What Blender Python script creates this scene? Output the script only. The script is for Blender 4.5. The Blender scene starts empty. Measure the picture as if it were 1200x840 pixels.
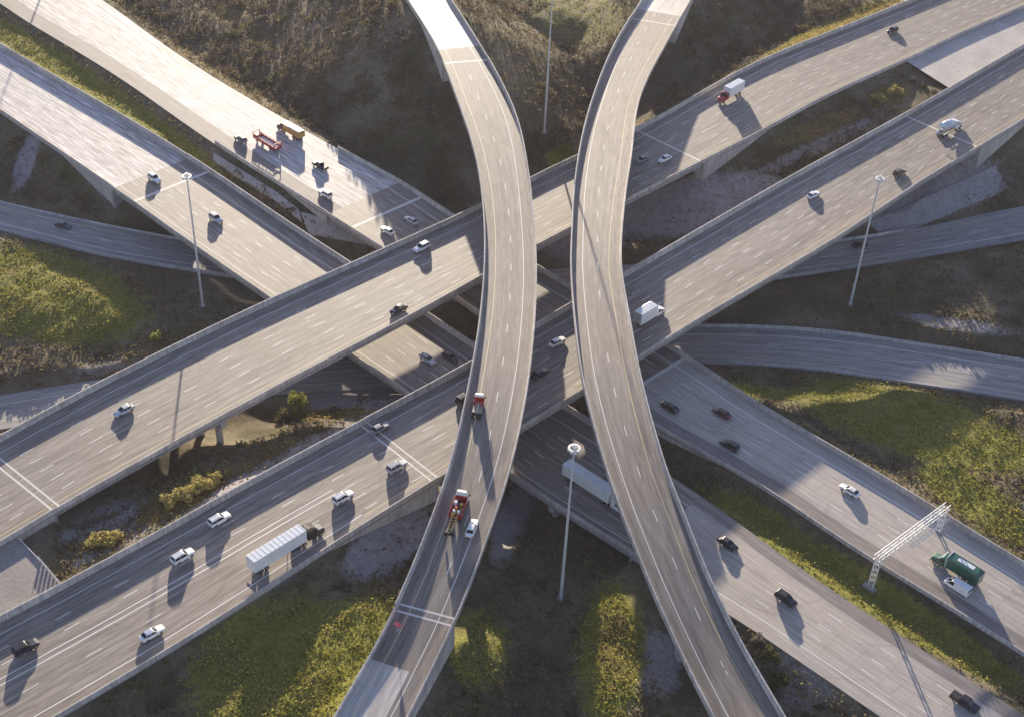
import bpy, bmesh, math, random
import numpy as np
from mathutils import Vector, Matrix, noise as mnoise
random.seed(7); rng=np.random.RandomState(7)
R_=math.radians
S=bpy.context.scene
# ------------------------------------------------------------------ camera
F=1586.0; H=209.0                      # focal length in pixels of a 1200 px wide frame, camera height in metres
_d=np.array([-100/F,-2030/F,-1.0]); _d/=np.linalg.norm(_d)
_up=-_d; _f=np.array([0,0,-1.0]); _y=_f-np.dot(_f,_up)*_up; _y/=np.linalg.norm(_y); _x=np.cross(_y,_up)
RW=np.array([_x,_y,_up])               # rows: world axes seen in camera space
cam=bpy.data.cameras.new('camera'); co=bpy.data.objects.new('camera',cam); S.collection.objects.link(co)
cam.sensor_fit='HORIZONTAL'; cam.sensor_width=36; cam.lens=F/1200*36; cam.clip_start=1; cam.clip_end=9000
co.matrix_world=Matrix.Translation((0,0,H))@Matrix([list(r) for r in RW]).to_4x4()
S.camera=co
# ------------------------------------------------------------------ sky, sun, exposure
SUN_EL=9.2
_r=RW@np.array([(372-600)/F,-(-820-420)/F,-1.0]); SUN_AZ=math.atan2(_r[0],_r[1])
w=bpy.data.worlds.new('World'); S.world=w; w.use_nodes=True
nt=w.node_tree; bg=nt.nodes['Background']; sk=nt.nodes.new('ShaderNodeTexSky'); sk.sky_type='NISHITA'
sk.sun_disc=False; sk.sun_elevation=R_(SUN_EL); sk.sun_rotation=SUN_AZ; sk.air_density=1.0; sk.dust_density=0.4; sk.ozone_density=1.5
tn=nt.nodes.new('ShaderNodeMix'); tn.data_type='RGBA'; tn.blend_type='MULTIPLY'; tn.inputs[0].default_value=1; tn.inputs[7].default_value=(1.06,.95,1.13,1)
nt.links.new(sk.outputs[0],tn.inputs[6]); nt.links.new(tn.outputs[2],bg.inputs[0]); bg.inputs[1].default_value=0.095
sl=bpy.data.lights.new('sun','SUN'); sl.energy=5.0; sl.angle=R_(0.6); sl.color=(1.0,0.87,0.68)
so=bpy.data.objects.new('sun',sl); S.collection.objects.link(so)
sv=Vector((math.sin(SUN_AZ)*math.cos(R_(SUN_EL)),math.cos(SUN_AZ)*math.cos(R_(SUN_EL)),math.sin(R_(SUN_EL))))
so.rotation_euler=(-sv).to_track_quat('-Z','Y').to_euler()
S.view_settings.view_transform='Standard'; S.view_settings.look='None'; S.view_settings.gamma=1
S.view_settings.use_curve_mapping=False; S.view_settings.exposure=1.42
S.render.engine='CYCLES'

# ------------------------------------------------------------------ geometry helpers
C0=np.array([0,0,H])
def gp(u,v,z):
    r=RW@np.array([(u-600)/F,-(v-420)/F,-1.0]); return C0+r*((z-H)/r[2])
def pj(P):
    c=(np.asarray(P,float)-C0)@RW; return 600+F*c[...,0]/-c[...,2], 420-F*c[...,1]/-c[...,2]
def dense(P):
    P=np.asarray(P,float); n=len(P); Q=np.vstack([2*P[0]-P[1],P,2*P[-1]-P[-2]]); out=[]
    for i in range(1,n):
        p0,p1,p2,p3=Q[i-1:i+3]
        t0=0; t1=t0+max(np.linalg.norm(p1-p0),1e-6)**.5; t2=t1+max(np.linalg.norm(p2-p1),1e-6)**.5; t3=t2+max(np.linalg.norm(p3-p2),1e-6)**.5
        for t in np.linspace(t1,t2,max(4,int(np.linalg.norm(p2-p1)/2)),endpoint=False):
            A1=(t1-t)/(t1-t0)*p0+(t-t0)/(t1-t0)*p1; A2=(t2-t)/(t2-t1)*p1+(t-t1)/(t2-t1)*p2; A3=(t3-t)/(t3-t2)*p2+(t-t2)/(t3-t2)*p3
            B1=(t2-t)/(t2-t0)*A1+(t-t0)/(t2-t0)*A2; B2=(t3-t)/(t3-t1)*A2+(t-t1)/(t3-t1)*A3
            out.append((t2-t)/(t2-t1)*B1+(t-t1)/(t2-t1)*B2)
    out.append(P[-1]); return np.array(out)
def resamp(p,n):
    s=np.r_[0,np.cumsum(np.linalg.norm(np.diff(p[:,:2],axis=0),axis=1))]; q=np.linspace(0,s[-1],n)
    return np.stack([np.interp(q,s,p[:,k]) for k in range(p.shape[1])],1)
class Road:
    """A band along a smooth centre line: c centre points, w width, s distance, T/N direction and left normal."""
    def __init__(self,L,Rr,zf,ext=(150,150),sm=4):
        l=dense([gp(u,v,zf(u,v)) for u,v in L]); r=dense([gp(u,v,zf(u,v)) for u,v in Rr]); m=200
        c=(resamp(l,m)+resamp(r,m))/2
        for it in range(3):
            T=np.gradient(c[:,:2],axis=0); T/=np.linalg.norm(T,axis=1)[:,None]; N=np.c_[-T[:,1],T[:,0]]; ab=[]
            for i in range(m):
                row=[]
                for p in (l,r):
                    q=p[:,:2]-c[i,:2]; s=q@T[i]; o=q@N[i]
                    k=[j for j in np.where(np.sign(s[:-1])!=np.sign(s[1:]))[0] if abs(o[j])<60]
                    if not k: row.append(np.nan); continue
                    j=min(k,key=lambda j:abs(o[j])); row.append(o[j]+(o[j+1]-o[j])*s[j]/(s[j]-s[j+1]))
                ab.append(row)
            ab=np.array(ab); ok=~np.isnan(ab).any(1); i=np.arange(m)
            c[:,:2]+=N*np.interp(i,i[ok],ab[ok].mean(1))[:,None]; w=np.interp(i,i[ok],np.abs(ab[ok,0]-ab[ok,1]))
            K=2*sm+1; ker=np.ones(K)/K
            for q in (0,1): c[:,q]=np.convolve(np.pad(c[:,q],sm,mode='reflect',reflect_type='odd'),ker,'valid')
            w=np.convolve(np.pad(w,sm,mode='edge'),ker,'valid')
        D=np.c_[c,w]
        pre,post=D[0],D[-1]; t0=(D[0]-D[6])/np.linalg.norm(D[0,:2]-D[6,:2]); t1=(D[-1]-D[-7])/np.linalg.norm(D[-1,:2]-D[-7,:2])
        t0[2:]=0; t1[2:]=0
        a=[pre+t0*k for k in np.arange(ext[0],0,-4.0)]; b=[post+t1*k for k in np.arange(4.0,ext[1]+4,4.0)]
        D=np.vstack([x for x in (a,D,b) if len(x)])
        n=int(np.linalg.norm(np.diff(D[:,:2],axis=0),axis=1).sum()/3.0); D=resamp(D,n)
        self.c=D[:,:3]; self.w=D[:,3]
        self.c[:,2]=np.convolve(np.pad(self.c[:,2],6,mode='edge'),np.ones(13)/13,'valid')
        self.s=np.r_[0,np.cumsum(np.linalg.norm(np.diff(self.c[:,:2],axis=0),axis=1))]
        T=np.gradient(self.c[:,:2],axis=0); T/=np.linalg.norm(T,axis=1)[:,None]; self.T=T; self.N=np.c_[-T[:,1],T[:,0]]
    def at(self,s,o=None,z=0.0,rel='L'):
        c=[np.interp(s,self.s,self.c[:,k]) for k in range(3)]; w=np.interp(s,self.s,self.w)
        n=np.array([np.interp(s,self.s,self.N[:,k]) for k in (0,1)]); n/=np.linalg.norm(n)
        if o is None: k=0
        elif rel=='L': k=w/2-o
        elif rel=='R': k=o-w/2
        else: k=o
        return Vector((c[0]+n[0]*k,c[1]+n[1]*k,c[2]+z))
    def sp(self,u,v,z=None):
        i=0; zz=self.c[len(self.c)//2,2]
        for _ in range(4):
            p=gp(u,v,zz if z is None else z); i=int(np.argmin(((self.c[:,:2]-p[:2])**2).sum(1))); zz=self.c[i,2]
        return self.s[i]
    def head(self,s):
        return math.atan2(np.interp(s,self.s,self.T[:,1]),np.interp(s,self.s,self.T[:,0]))
Zc=lambda z:(lambda u,v:z)
Zy=lambda tab:(lambda u,v:float(np.interp(v,[a for a,b in tab],[b for a,b in tab])))
Zx=lambda tab:(lambda u,v:float(np.interp(u,[a for a,b in tab],[b for a,b in tab])))
rv=lambda l:l[::-1]
zr=Zy([(0,26.5),(80,25.5),(300,22.8),(500,22),(720,18.6),(840,16.5)])
ZF1=6.2; ZL=-2.5
RD={
'F2':Road([(0,517),(100,460),(200,412),(300,362),(400,319),(483,280),(563,245),(623,210),(675,187),(750,152),(883,77),(967,43),(1067,3)],
      [(0,635),(72,597),(133,560),(220,515),(300,468),(400,417),(500,363),(565,327),(633,288),(733,238),(800,203),(887,160),(967,115),(1053,77),(1133,38),(1200,12)],Zc(14.5),sm=10),
'F3':Road([(0,727),(133,657),(300,563),(400,510),(555,427),(630,382),(668,360),(733,323),(810,278),(933,207),(1067,133),(1200,53)],
      [(73,840),(133,805),(267,723),(400,635),(510,567),(613,502),(683,460),(747,422),(800,388),(983,280),(1090,208),(1153,172),(1200,143)],Zc(14.5),sm=10),
'F1a':Road([(0,57),(100,113),(220,185),(360,279),(497,368),(557,408),(660,477),(693,497),(790,560),(850,601),(947,672),(1067,752),(1200,837)],
       [(0,132),(143,230),(210,278),(323,357),(407,415),(477,463),(600,560),(740,650),(860,723),(1033,840)],Zc(ZF1)),
'F1b':Road([(120,0),(233,80),(400,177),(467,213),(528,253),(810,423),(883,472),(1033,560),(1200,663)],
       [(0,7),(133,87),(253,170),(452,296),(532,347),(563,370),(800,520),(873,560),(1013,653),(1200,767)],Zc(ZF1)),
'A':Road(rv([(475,0),(510,57),(533,113),(557,187),(567,267),(563,363),(547,460),(523,558),(460,717),(392,840)]),
     rv([(528,0),(560,50),(587,97),(607,143),(620,207),(627,277),(629,313),(627,380),(617,467),(597,557),(557,673),(533,733),(483,840)]),zr),
'B':Road(rv([(753,0),(717,60),(687,140),(673,213),(669,277),(668,313),(672,373),(683,453),(713,563),(760,687),(800,777),(830,840)]),
     rv([(812,0),(790,37),(750,117),(740,187),(733,233),(728,313),(737,370),(753,453),(783,558),(800,600),(833,683),(873,763),(917,840)]),Zy([(0,20),(80,20.8),(300,22.5),(500,22),(720,18.4),(840,16)])),
'L1':Road([(0,237),(100,259),(200,278),(330,302),(470,318),(640,316),(800,305),(930,290),(1067,269),(1200,240)],
          [(0,270),(120,301),(236,320),(330,334),(470,352),(640,352),(800,342),(907,328),(1047,307),(1200,282)],Zc(ZL),sm=8),
'L2':Road([(0,463),(160,438),(300,422),(420,412),(640,392),(817,382),(967,388),(1083,405),(1200,423)],
          [(0,503),(160,478),(300,464),(420,456),(640,440),(817,426),(950,433),(1067,450),(1200,470)],Zc(ZL),sm=8),
}
_a=RD['A']; _s0=_a.sp(500,0,26.5); _k=_a.s>_s0; _a.c[_k,2]-=(_a.s[_k]-_s0)*.07          # unseen ramp end lowered so its shadow clears the upper banks
# where each bridge deck starts and ends (distance along the road)
SEG={k:None for k in RD}
SEG['F2']=(RD['F2'].sp(30,572),RD['F2'].sp(788,172)); SEG['F3']=(RD['F3'].sp(474,535),RD['F3'].sp(1110,155))
SEG['F1a']=(RD['F1a'].sp(196,218),RD['F1a'].sp(775,625)); SEG['F1b']=(RD['F1b'].sp(440,252),RD['F1b'].sp(768,440))
SEG['A']=(RD['A'].sp(497,725),RD['A'].sp(541,72)); SEG['B']=(-1,RD['B'].sp(768,28))

# ------------------------------------------------------------------ objects
def link(name,me,mats=None,parent=None):
    o=bpy.data.objects.new(name,me); S.collection.objects.link(o)
    if mats is not None:
        for m in (mats if isinstance(mats,(list,tuple)) else [mats]): me.materials.append(m)
    if parent is not None: o.parent=parent
    return o
def tag(o,label=None,cat=None,group=None,kind=None):
    if label: o['label']=label
    if cat: o['category']=cat
    if group: o['group']=group
    if kind: o['kind']=kind
    return o
def empty(name,loc=(0,0,0),rz=0):
    o=bpy.data.objects.new(name,None); S.collection.objects.link(o); o.location=loc; o.rotation_euler=(0,0,rz); return o
class MB:
    """collects vertices and faces of one mesh"""
    def __init__(s): s.v=[]; s.f=[]; s.uv=[]; s.mi=[]
    def add(s,vs,fs,uvs=None,mi=0):
        b=len(s.v); s.v+= [tuple(x) for x in vs]
        for k,f in enumerate(fs):
            s.f.append([b+i for i in f]); s.mi.append(mi); s.uv.append(uvs[k] if uvs else [(0,0)]*len(f))
        return s
    def box(s,x0,x1,y0,y1,z0,z1,mi=0):
        v=[(x,y,z) for z in (z0,z1) for y in (y0,y1) for x in (x0,x1)]
        return s.add(v,[(0,2,3,1),(4,5,7,6),(0,1,5,4),(2,6,7,3),(0,4,6,2),(1,3,7,5)],mi=mi)
    def bar(s,a,b,r,n=6,r2=None,mi=0,cap=True):
        a=Vector(a);b=Vector(b); d=(b-a).normalized(); e=d.orthogonal().normalized(); g=d.cross(e); r2=r if r2 is None else r2
        v=[a+(e*math.cos(t)+g*math.sin(t))*r for t in [2*math.pi*k/n for k in range(n)]]+[b+(e*math.cos(t)+g*math.sin(t))*r2 for t in [2*math.pi*k/n for k in range(n)]]
        f=[(k,(k+1)%n,n+(k+1)%n,n+k) for k in range(n)]
        if cap: f+=[tuple(range(n-1,-1,-1)),tuple(range(n,2*n))]
        return s.add(v,f,mi=mi)
    def loft(s,rings,mi=0,cap=True):
        n=len(rings[0]); v=[p for r in rings for p in r]; f=[]
        for a in range(len(rings)-1):
            for k in range(n): f.append((a*n+k,a*n+(k+1)%n,(a+1)*n+(k+1)%n,(a+1)*n+k))
        if cap: f+=[tuple(range(n-1,-1,-1)),tuple(range((len(rings)-1)*n,len(rings)*n))]
        return s.add(v,f,mi=mi)
    def build(s,name,mats,parent=None,smooth=False,bevel=0):
        me=bpy.data.meshes.new(name); me.from_pydata(s.v,[],s.f); uv=me.uv_layers.new(name='UVMap')
        flat=[c for u in s.uv for p in u for c in p]; uv.data.foreach_set('uv',flat)
        me.polygons.foreach_set('material_index',s.mi)
        bm=bmesh.new(); bm.from_mesh(me); bmesh.ops.recalc_face_normals(bm,faces=bm.faces)
        if bevel: bmesh.ops.bevel(bm,geom=[e for e in bm.edges],offset=bevel,segments=2,profile=.5,affect='EDGES')
        bm.to_mesh(me); bm.free()
        if smooth: me.polygons.foreach_set('use_smooth',[True]*len(me.polygons))
        me.update(); return link(name,me,mats,parent)
def sweep(mb,rd,s0,s1,prof,rel='L',closed=True,step=3.0,mi=0,smooth=True):
    """sweeps a cross-section [(offset,dz)] along a road between two distances"""
    if s1-s0<.02: return
    n=max(1,int(math.ceil((s1-s0)/step))); ss=np.linspace(s0,s1,n+1); V=[];Fs=[];UV=[]
    for s in ss:
        pr=prof(s) if callable(prof) else prof; k=len(pr)
        for o,z in pr: V.append(rd.at(s,o,z,rel))
    pr=prof(ss[0]) if callable(prof) else prof
    for a in range(n):
        for j in range(k if closed else k-1):
            j2=(j+1)%k; Fs.append((a*k+j,(a+1)*k+j,(a+1)*k+j2,a*k+j2)); u0,u1=pr[j][0],pr[j2][0]
            UV.append([(u0,ss[a]),(u0,ss[a+1]),(u1,ss[a+1]),(u1,ss[a])])
    if closed:
        Fs.append(tuple(range(k))); UV.append([(pr[j][0],ss[0]) for j in range(k)])
        Fs.append(tuple(n*k+j for j in range(k-1,-1,-1))); UV.append([(pr[j][0],ss[-1]) for j in range(k-1,-1,-1)])
    mb.add(V,Fs,UV,mi)
# ------------------------------------------------------------------ materials
def newmat(name,rough=.8,col=(.5,.5,.5),metal=0,spec=.5):
    m=bpy.data.materials.new(name); m.use_nodes=True; b=m.node_tree.nodes['Principled BSDF']
    b.inputs['Base Color'].default_value=(*col,1); b.inputs['Roughness'].default_value=rough; b.inputs['Metallic'].default_value=metal
    b.inputs['Specular IOR Level'].default_value=spec
    return m,m.node_tree,b
def nd(nt,t,**k):
    n=nt.nodes.new(t)
    for a,b in k.items():
        if a in n.inputs: n.inputs[a].default_value=b
        else: setattr(n,a,b)
    return n
def mixc(nt,fac,a,b,mode='MIX'):
    n=nt.nodes.new('ShaderNodeMix'); n.data_type='RGBA'; n.blend_type=mode
    for i,x in ((0,fac),(6,a),(7,b)):
        if hasattr(x,'default_value') or isinstance(x,bpy.types.NodeSocket): nt.links.new(x,n.inputs[i])
        else: n.inputs[i].default_value=x if i==0 else (*x,1)
    return n.outputs[2]
def ramp(nt,src,stops,interp='LINEAR'):
    r=nt.nodes.new('ShaderNodeValToRGB'); r.color_ramp.interpolation=interp; e=r.color_ramp.elements
    while len(e)<len(stops): e.new(.5)
    for k,(p,c) in enumerate(stops): e[k].position=p; e[k].color=(c,c,c,1) if not isinstance(c,(tuple,list)) else (*c,1)
    nt.links.new(src,r.inputs[0]); return r.outputs[0]
def noisetex(nt,vec,scale,detail=3,rough=.55):
    n=nd(nt,'ShaderNodeTexNoise'); n.inputs['Scale'].default_value=scale; n.inputs['Detail'].default_value=detail; n.inputs['Roughness'].default_value=rough
    if vec is not None: nt.links.new(vec,n.inputs['Vector'])
    return n.outputs['Fac']
def mapping(nt,src,scale,loc=(0,0,0)):
    m=nd(nt,'ShaderNodeMapping'); m.inputs['Scale'].default_value=scale; m.inputs['Location'].default_value=loc; nt.links.new(src,m.inputs[0]); return m.outputs[0]
def road_mat(name,c1,c2,rough=.6,streak=.5,joints=None,spec=.4,seed=0,tint=(1.12,1.0,.86)):
    m,nt,b=newmat(name,rough,spec=spec); uv=nd(nt,'ShaderNodeTexCoord').outputs['UV']
    s1=noisetex(nt,mapping(nt,uv,(1.1,.075,1),(seed,seed*3,0)),1.0,4,.6)          # long tyre polish streaks
    s2=noisetex(nt,mapping(nt,uv,(.9,.010,1),(seed+5,1,0)),1.0,3,.5)
    s3=noisetex(nt,mapping(nt,uv,(2.2,.15,1),(seed+9,2,0)),1.0,2,.6)
    s4=noisetex(nt,mapping(nt,uv,(.05,.03,1),(seed,0,0)),1.0,3,.6)
    col=mixc(nt,ramp(nt,s1,[(.36,0.0),(.66,1.0)]),c1,c2)
    t=ramp(nt,s2,[(.35,1-streak*.30),(.65,1+streak*.1)]); col=mixc(nt,1.0,col,t,'MULTIPLY')
    t=ramp(nt,s3,[(.40,1-streak*.34),(.64,1+streak*.28)]); col=mixc(nt,1.0,col,t,'MULTIPLY')
    col=mixc(nt,ramp(nt,s4,[(.4,0.0),(.7,.35)]),col,mixc(nt,1.0,col,tint,'MULTIPLY'))
    pt=noisetex(nt,mapping(nt,uv,(.28,.045,1),(seed+2,9,0)),1.0,2,.4); col=mixc(nt,1.0,col,ramp(nt,pt,[(.34,.86),(.42,1.0)]),'MULTIPLY')   # patches and stains
    vo=nd(nt,'ShaderNodeTexVoronoi',feature='DISTANCE_TO_EDGE'); vo.inputs['Scale'].default_value=1.0; nt.links.new(mapping(nt,uv,(.16,.05,1),(seed,4,0)),vo.inputs['Vector'])
    col=mixc(nt,1.0,col,ramp(nt,vo.outputs['Distance'],[(0,.86),(.012,.92),(.02,1.0)]),'MULTIPLY')   # sealed cracks
    # wheel-track darkening, one lane = 3.66 m
    w=nd(nt,'ShaderNodeTexWave',wave_type='BANDS',bands_direction='X'); w.inputs['Scale'].default_value=2*math.pi/20/1.83; w.inputs['Distortion'].default_value=.3; w.inputs['Detail'].default_value=1
    nt.links.new(uv,w.inputs['Vector']); col=mixc(nt,1.0,col,ramp(nt,w.outputs['Fac'],[(0,1-streak*.12),(1,1.02)]),'MULTIPLY')
    if joints:
        sp=nd(nt,'ShaderNodeSeparateXYZ'); nt.links.new(uv,sp.inputs[0])
        mm=nd(nt,'ShaderNodeMath',operation='FRACT'); dv=nd(nt,'ShaderNodeMath',operation='DIVIDE'); dv.inputs[1].default_value=joints
        nt.links.new(sp.outputs[1],dv.inputs[0]); nt.links.new(dv.outputs[0],mm.inputs[0])
        col=mixc(nt,1.0,col,ramp(nt,mm.outputs[0],[(0,.88),(.03,.92),(.05,1.0)]),'MULTIPLY')
    nt.links.new(col,b.inputs['Base Color'])
    fine=noisetex(nt,mapping(nt,uv,(4,2,1)),2.0,3); bp=nd(nt,'ShaderNodeBump'); bp.inputs['Strength'].default_value=.25; bp.inputs['Distance'].default_value=.02
    nt.links.new(fine,bp.inputs['Height']); nt.links.new(bp.outputs[0],b.inputs['Normal'])
    return m
def con_mat(name,c1,c2,scale=.25,rough=.8):
    m,nt,b=newmat(name,rough); g=nd(nt,'ShaderNodeNewGeometry').outputs['Position']
    a=noisetex(nt,g,scale,5,.65); c=noisetex(nt,mapping(nt,g,(1,1,.15)),1.4,3)
    col=mixc(nt,ramp(nt,a,[(.35,0.0),(.68,1.0)]),c1,c2); col=mixc(nt,1.0,col,ramp(nt,c,[(.35,.78),(.6,1.05)]),'MULTIPLY')
    nt.links.new(col,b.inputs['Base Color']); return m
M={}
M['deck']=road_mat('bridge_deck_concrete',(.315,.27,.225),(.25,.212,.182),.66,.75)
M['deckR']=road_mat('ramp_deck_concrete',(.275,.235,.20),(.225,.19,.162),.68,.6,seed=3)
M['pave']=road_mat('highway_concrete_glare',(.68,.63,.60),(.50,.46,.43),.68,1.0,joints=6.0,spec=.4,seed=7)  # concrete with part of the low sun's glare put into its albedo
M['paveL']=road_mat('pale_highway_concrete',(.46,.41,.36),(.41,.365,.325),.6,.35,joints=6.0,seed=11)
M['paveT']=road_mat('approach_concrete',(.60,.55,.50),(.50,.45,.41),.62,.5,joints=5.0,seed=13)
M['asph']=road_mat('worn_asphalt',(.36,.34,.325),(.29,.275,.265),.7,.5,seed=15)
M['should']=road_mat('shoulder_asphalt',(.27,.235,.215),(.21,.185,.17),.7,.5,seed=17)
M['med']=con_mat('shaded_median_paving',(.31,.275,.245),(.24,.21,.19),.12,.75); M['medB']=con_mat('pale_median_paving',(.50,.455,.41),(.37,.335,.305),.12,.7)  # first one: left median, albedo lowered to carry its partial shade
def barrier_mat():
    m=con_mat('barrier_concrete',(.60,.55,.50),(.46,.42,.385)); nt=m.node_tree; b=nt.nodes['Principled BSDF']; src=b.inputs['Base Color'].links[0].from_socket
    uv=nd(nt,'ShaderNodeTexCoord').outputs['UV']; sp=nd(nt,'ShaderNodeSeparateXYZ'); nt.links.new(uv,sp.inputs[0])
    dv=nd(nt,'ShaderNodeMath',operation='DIVIDE'); dv.inputs[1].default_value=6.1; fr=nd(nt,'ShaderNodeMath',operation='FRACT'); nt.links.new(sp.outputs[1],dv.inputs[0]); nt.links.new(dv.outputs[0],fr.inputs[0])
    c=mixc(nt,1.0,src,ramp(nt,fr.outputs[0],[(0,.68),(.02,.75),(.03,1.0)]),'MULTIPLY')
    st=noisetex(nt,mapping(nt,uv,(.6,1.3,1)),1.0,4,.7); c=mixc(nt,1.0,c,ramp(nt,st,[(.36,.80),(.58,1.05)]),'MULTIPLY')
    lo=noisetex(nt,mapping(nt,uv,(.0,.06,1)),1.0,3,.6); c=mixc(nt,1.0,c,ramp(nt,lo,[(.35,.8),(.65,1.08)]),'MULTIPLY')
    nt.links.new(c,b.inputs['Base Color']); return m
M['con']=barrier_mat()
M['con2']=con_mat('weathered_concrete',(.46,.43,.40),(.34,.32,.30))
M['slab']=con_mat('slope_paving',(.36,.335,.335),(.26,.24,.245),.3)
M['steel']=con_mat('girder_steel',(.30,.27,.24),(.22,.20,.18))
M['white'],_,_=newmat('road_paint_white',.6,(.78,.76,.72)); M['yellow'],_,_=newmat('road_paint_yellow',.6,(.62,.50,.24))
M['joint'],_,_=newmat('joint_concrete',.7,(.66,.62,.56)); M['gap'],_,_=newmat('joint_rubber',.9,(.03,.03,.03))
def paint(name,c,rough=.3,metal=0.0,coat=.4):
    if name in M: return M[name]
    m,nt,b=newmat(name,rough,c,metal); b.inputs['Coat Weight'].default_value=coat
    g=nd(nt,'ShaderNodeTexCoord').outputs['Object']; n=noisetex(nt,g,2.5,4)
    col=mixc(nt,1.0,c,ramp(nt,n,[(.3,.82),(.7,1.06)]),'MULTIPLY'); nt.links.new(col,b.inputs['Base Color'])
    M[name]=m; return m
M['glass'],_,_=newmat('tinted_glass',.06,(.012,.015,.02)); M['rubber'],_,_=newmat('tyre_rubber',.85,(.02,.02,.02))
M['rim'],_,_=newmat('wheel_alloy',.35,(.5,.5,.52),.8); M['trim'],_,_=newmat('black_trim',.6,(.025,.025,.027))
M['red_l'],_,_=newmat('tail_lamp',.3,(.4,.02,.015)); M['lamp'],_,_=newmat('lamp_lens',.15,(.75,.75,.72))
M['galv'],_,_=newmat('galvanised_steel',.5,(.58,.58,.58),.15)
M['galvw'],_,_=newmat('pale_steel',.45,(.74,.73,.70),.05)

# ------------------------------------------------------------------ road builders
BH=1.2
def barrier_prof(side,h=BH):    # offset from the edge; the outer face drops over the slab edge
    return [(0.0,-.32),(0.0,h),(0.28,h),(0.34,.35),(0.52,0.004),(0.52,-.32)]
def barrier_g(h=BH): return [(0.0,-.3),(.06,.35),(.14,h),(.40,h),(.48,.35),(.54,-.3)]
def markings(rd,s0,s1,spec,parent,key):
    """spec: list of (from side, offset, kind, colour)"""
    mbs={'white':MB(),'yellow':MB()}
    for rel,o,kind,col in spec:
        a=.075 if kind!='solidw' else .10
        def pr(s,o=o,a=a): return [(o-a,.004),(o+a,.004)]
        if kind.startswith('solid'): sweep(mbs[col],rd,s0,s1,pr,rel,closed=False)
        else:
            s=math.ceil(s0/12.2)*12.2
            while s<s1-3:
                if random.random()<.97: sweep(mbs[col],rd,s,s+3.1,pr,rel,closed=False)
                s+=12.2
    for col,mb in mbs.items():
        if mb.v: mb.build('white_lane_lines' if col=='white' else 'yellow_edge_line',M[col],parent)
def deck_joint(rd,s,parent,double=False,o0=.52,wd=.5):
    for k in ((0,) if not double else (-.75,.75)):
        mb=MB(); w=np.interp(s,rd.s,rd.w); sweep(mb,rd,s+k-wd/2,s+k+wd/2,lambda q:[(o0,.008),(w-o0,.008)],'L',closed=False)
        mb.build('expansion_joint',M['joint'],parent)
def under(rd,s,o=None):
    """levels of other roads crossing below a point"""
    p=rd.at(s,o,0,'C') if o is not None else rd.at(s); hit=False
    for k,q in RD.items():
        if q is rd: continue
        d=((q.c[:,:2]-np.array(p[:2]))**2).sum(1); i=int(np.argmin(d))
        if q.c[i,2]<p.z-2 and d[i]**.5<q.w[i]/2+1.6 and 0<i<len(q.c)-1:
            hit=True
    return hit
def ground_at(x,y): 
    return float(terrain_h(np.array([x]),np.array([y]))[0])
# terrain ----------------------------------------------------------
TP=[(60,70,7.2),(140,120,7),(210,165,6.5),(30,30,7),(200,15,6),(300,60,5),(330,20,7),(400,60,3.5),(450,60,3),(400,130,2),(470,150,1),(520,210,.5),(430,10,7),
(600,60,3.5),(640,150,1),(640,15,9),(600,180,.2),(690,20,8),(700,80,3),(560,230,0),(640,200,0),
(850,40,5),(820,80,3),(900,20,6),(980,0,10),(760,260,.5),(850,230,1.5),(900,200,4),(950,160,7.5),(1010,130,9.5),(1040,105,11),
(1190,190,8),(1150,225,6),(1100,235,3.5),(1060,255,1.5),(1000,270,1),(950,350,1),(900,340,.4),(1100,350,1),(1180,330,2),(1190,390,1),(1000,370,.8),
(900,440,.6),(1000,450,1),(880,455,2.5),(1100,500,6),(1180,500,6),(1050,520,6),(1180,600,7),(960,490,4.5),(1120,560,6),
(900,600,6),(1050,700,6),(1180,800,6),(900,780,4),(960,830,4),(600,620,0),(760,650,.6),
(470,620,1),(440,650,2),
(60,350,3.4),(10,330,3.2),(110,360,2.6),(20,410,1),(200,345,.4),(100,310,.4),(120,415,.3),(260,350,.2),
(0,200,3),(60,200,2),(100,235,1),(0,150,4),(300,520,2.5),(200,570,7),(130,625,10),(380,480,.3),(260,500,1.2),(330,490,.8),(420,450,0),(400,500,3),
(500,350,0),(640,350,0),(640,430,0),(560,500,0),(760,470,1.5),(440,300,1.5)]
TP=[(u,v,z-2.4 if z<7.6 else z) for u,v,z in TP]
for q in [(215,580,12.6),(190,592,12.8),(170,605,12.9),(150,618,13.2),(120,636,13.4),(100,640,13.0),(250,563,12.2),(285,548,11.0),(320,532,9.5),(360,515,8),(400,498,6.5),(430,482,4),(420,715,13.2),(300,820,13.2),(200,835,12),(380,800,13.6),(460,800,13),(355,765,13.4),(250,800,12.2),(390,745,13.6),(440,705,12.8),(440,660,9),(470,625,6),(700,750,7.5),(718,700,7),(725,730,8),(660,700,3),(600,800,5),(560,760,7),(545,715,8),(800,800,4),(740,820,9),(715,790,9),(1072,95,13.8),(1095,108,13.8),(1058,103,12.8),(1040,110,12.4),(1020,120,11.2),(1000,128,10),(60,640,13),(80,662,13.2)]: TP+=[q,(q[0]+3,q[1]-2,q[2])]
_tp=np.array([gp(*t) for t in TP])
_far=[]
for a in range(0,360,20):
    for rr,zz in ((520,6),(1500,10),(3000,25)):
        _far.append((rr*math.sin(R_(a)),300+rr*math.cos(R_(a)),zz))
_tp=np.vstack([_tp,np.array(_far)])
def terrain_base(X,Y):
    num=np.zeros_like(X); den=np.zeros_like(X)
    for x,y,z in _tp:
        d2=(X-x)**2+(Y-y)**2+36.0; ww=1/d2**1.6; num+=ww*z; den+=ww
    return num/den
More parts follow.
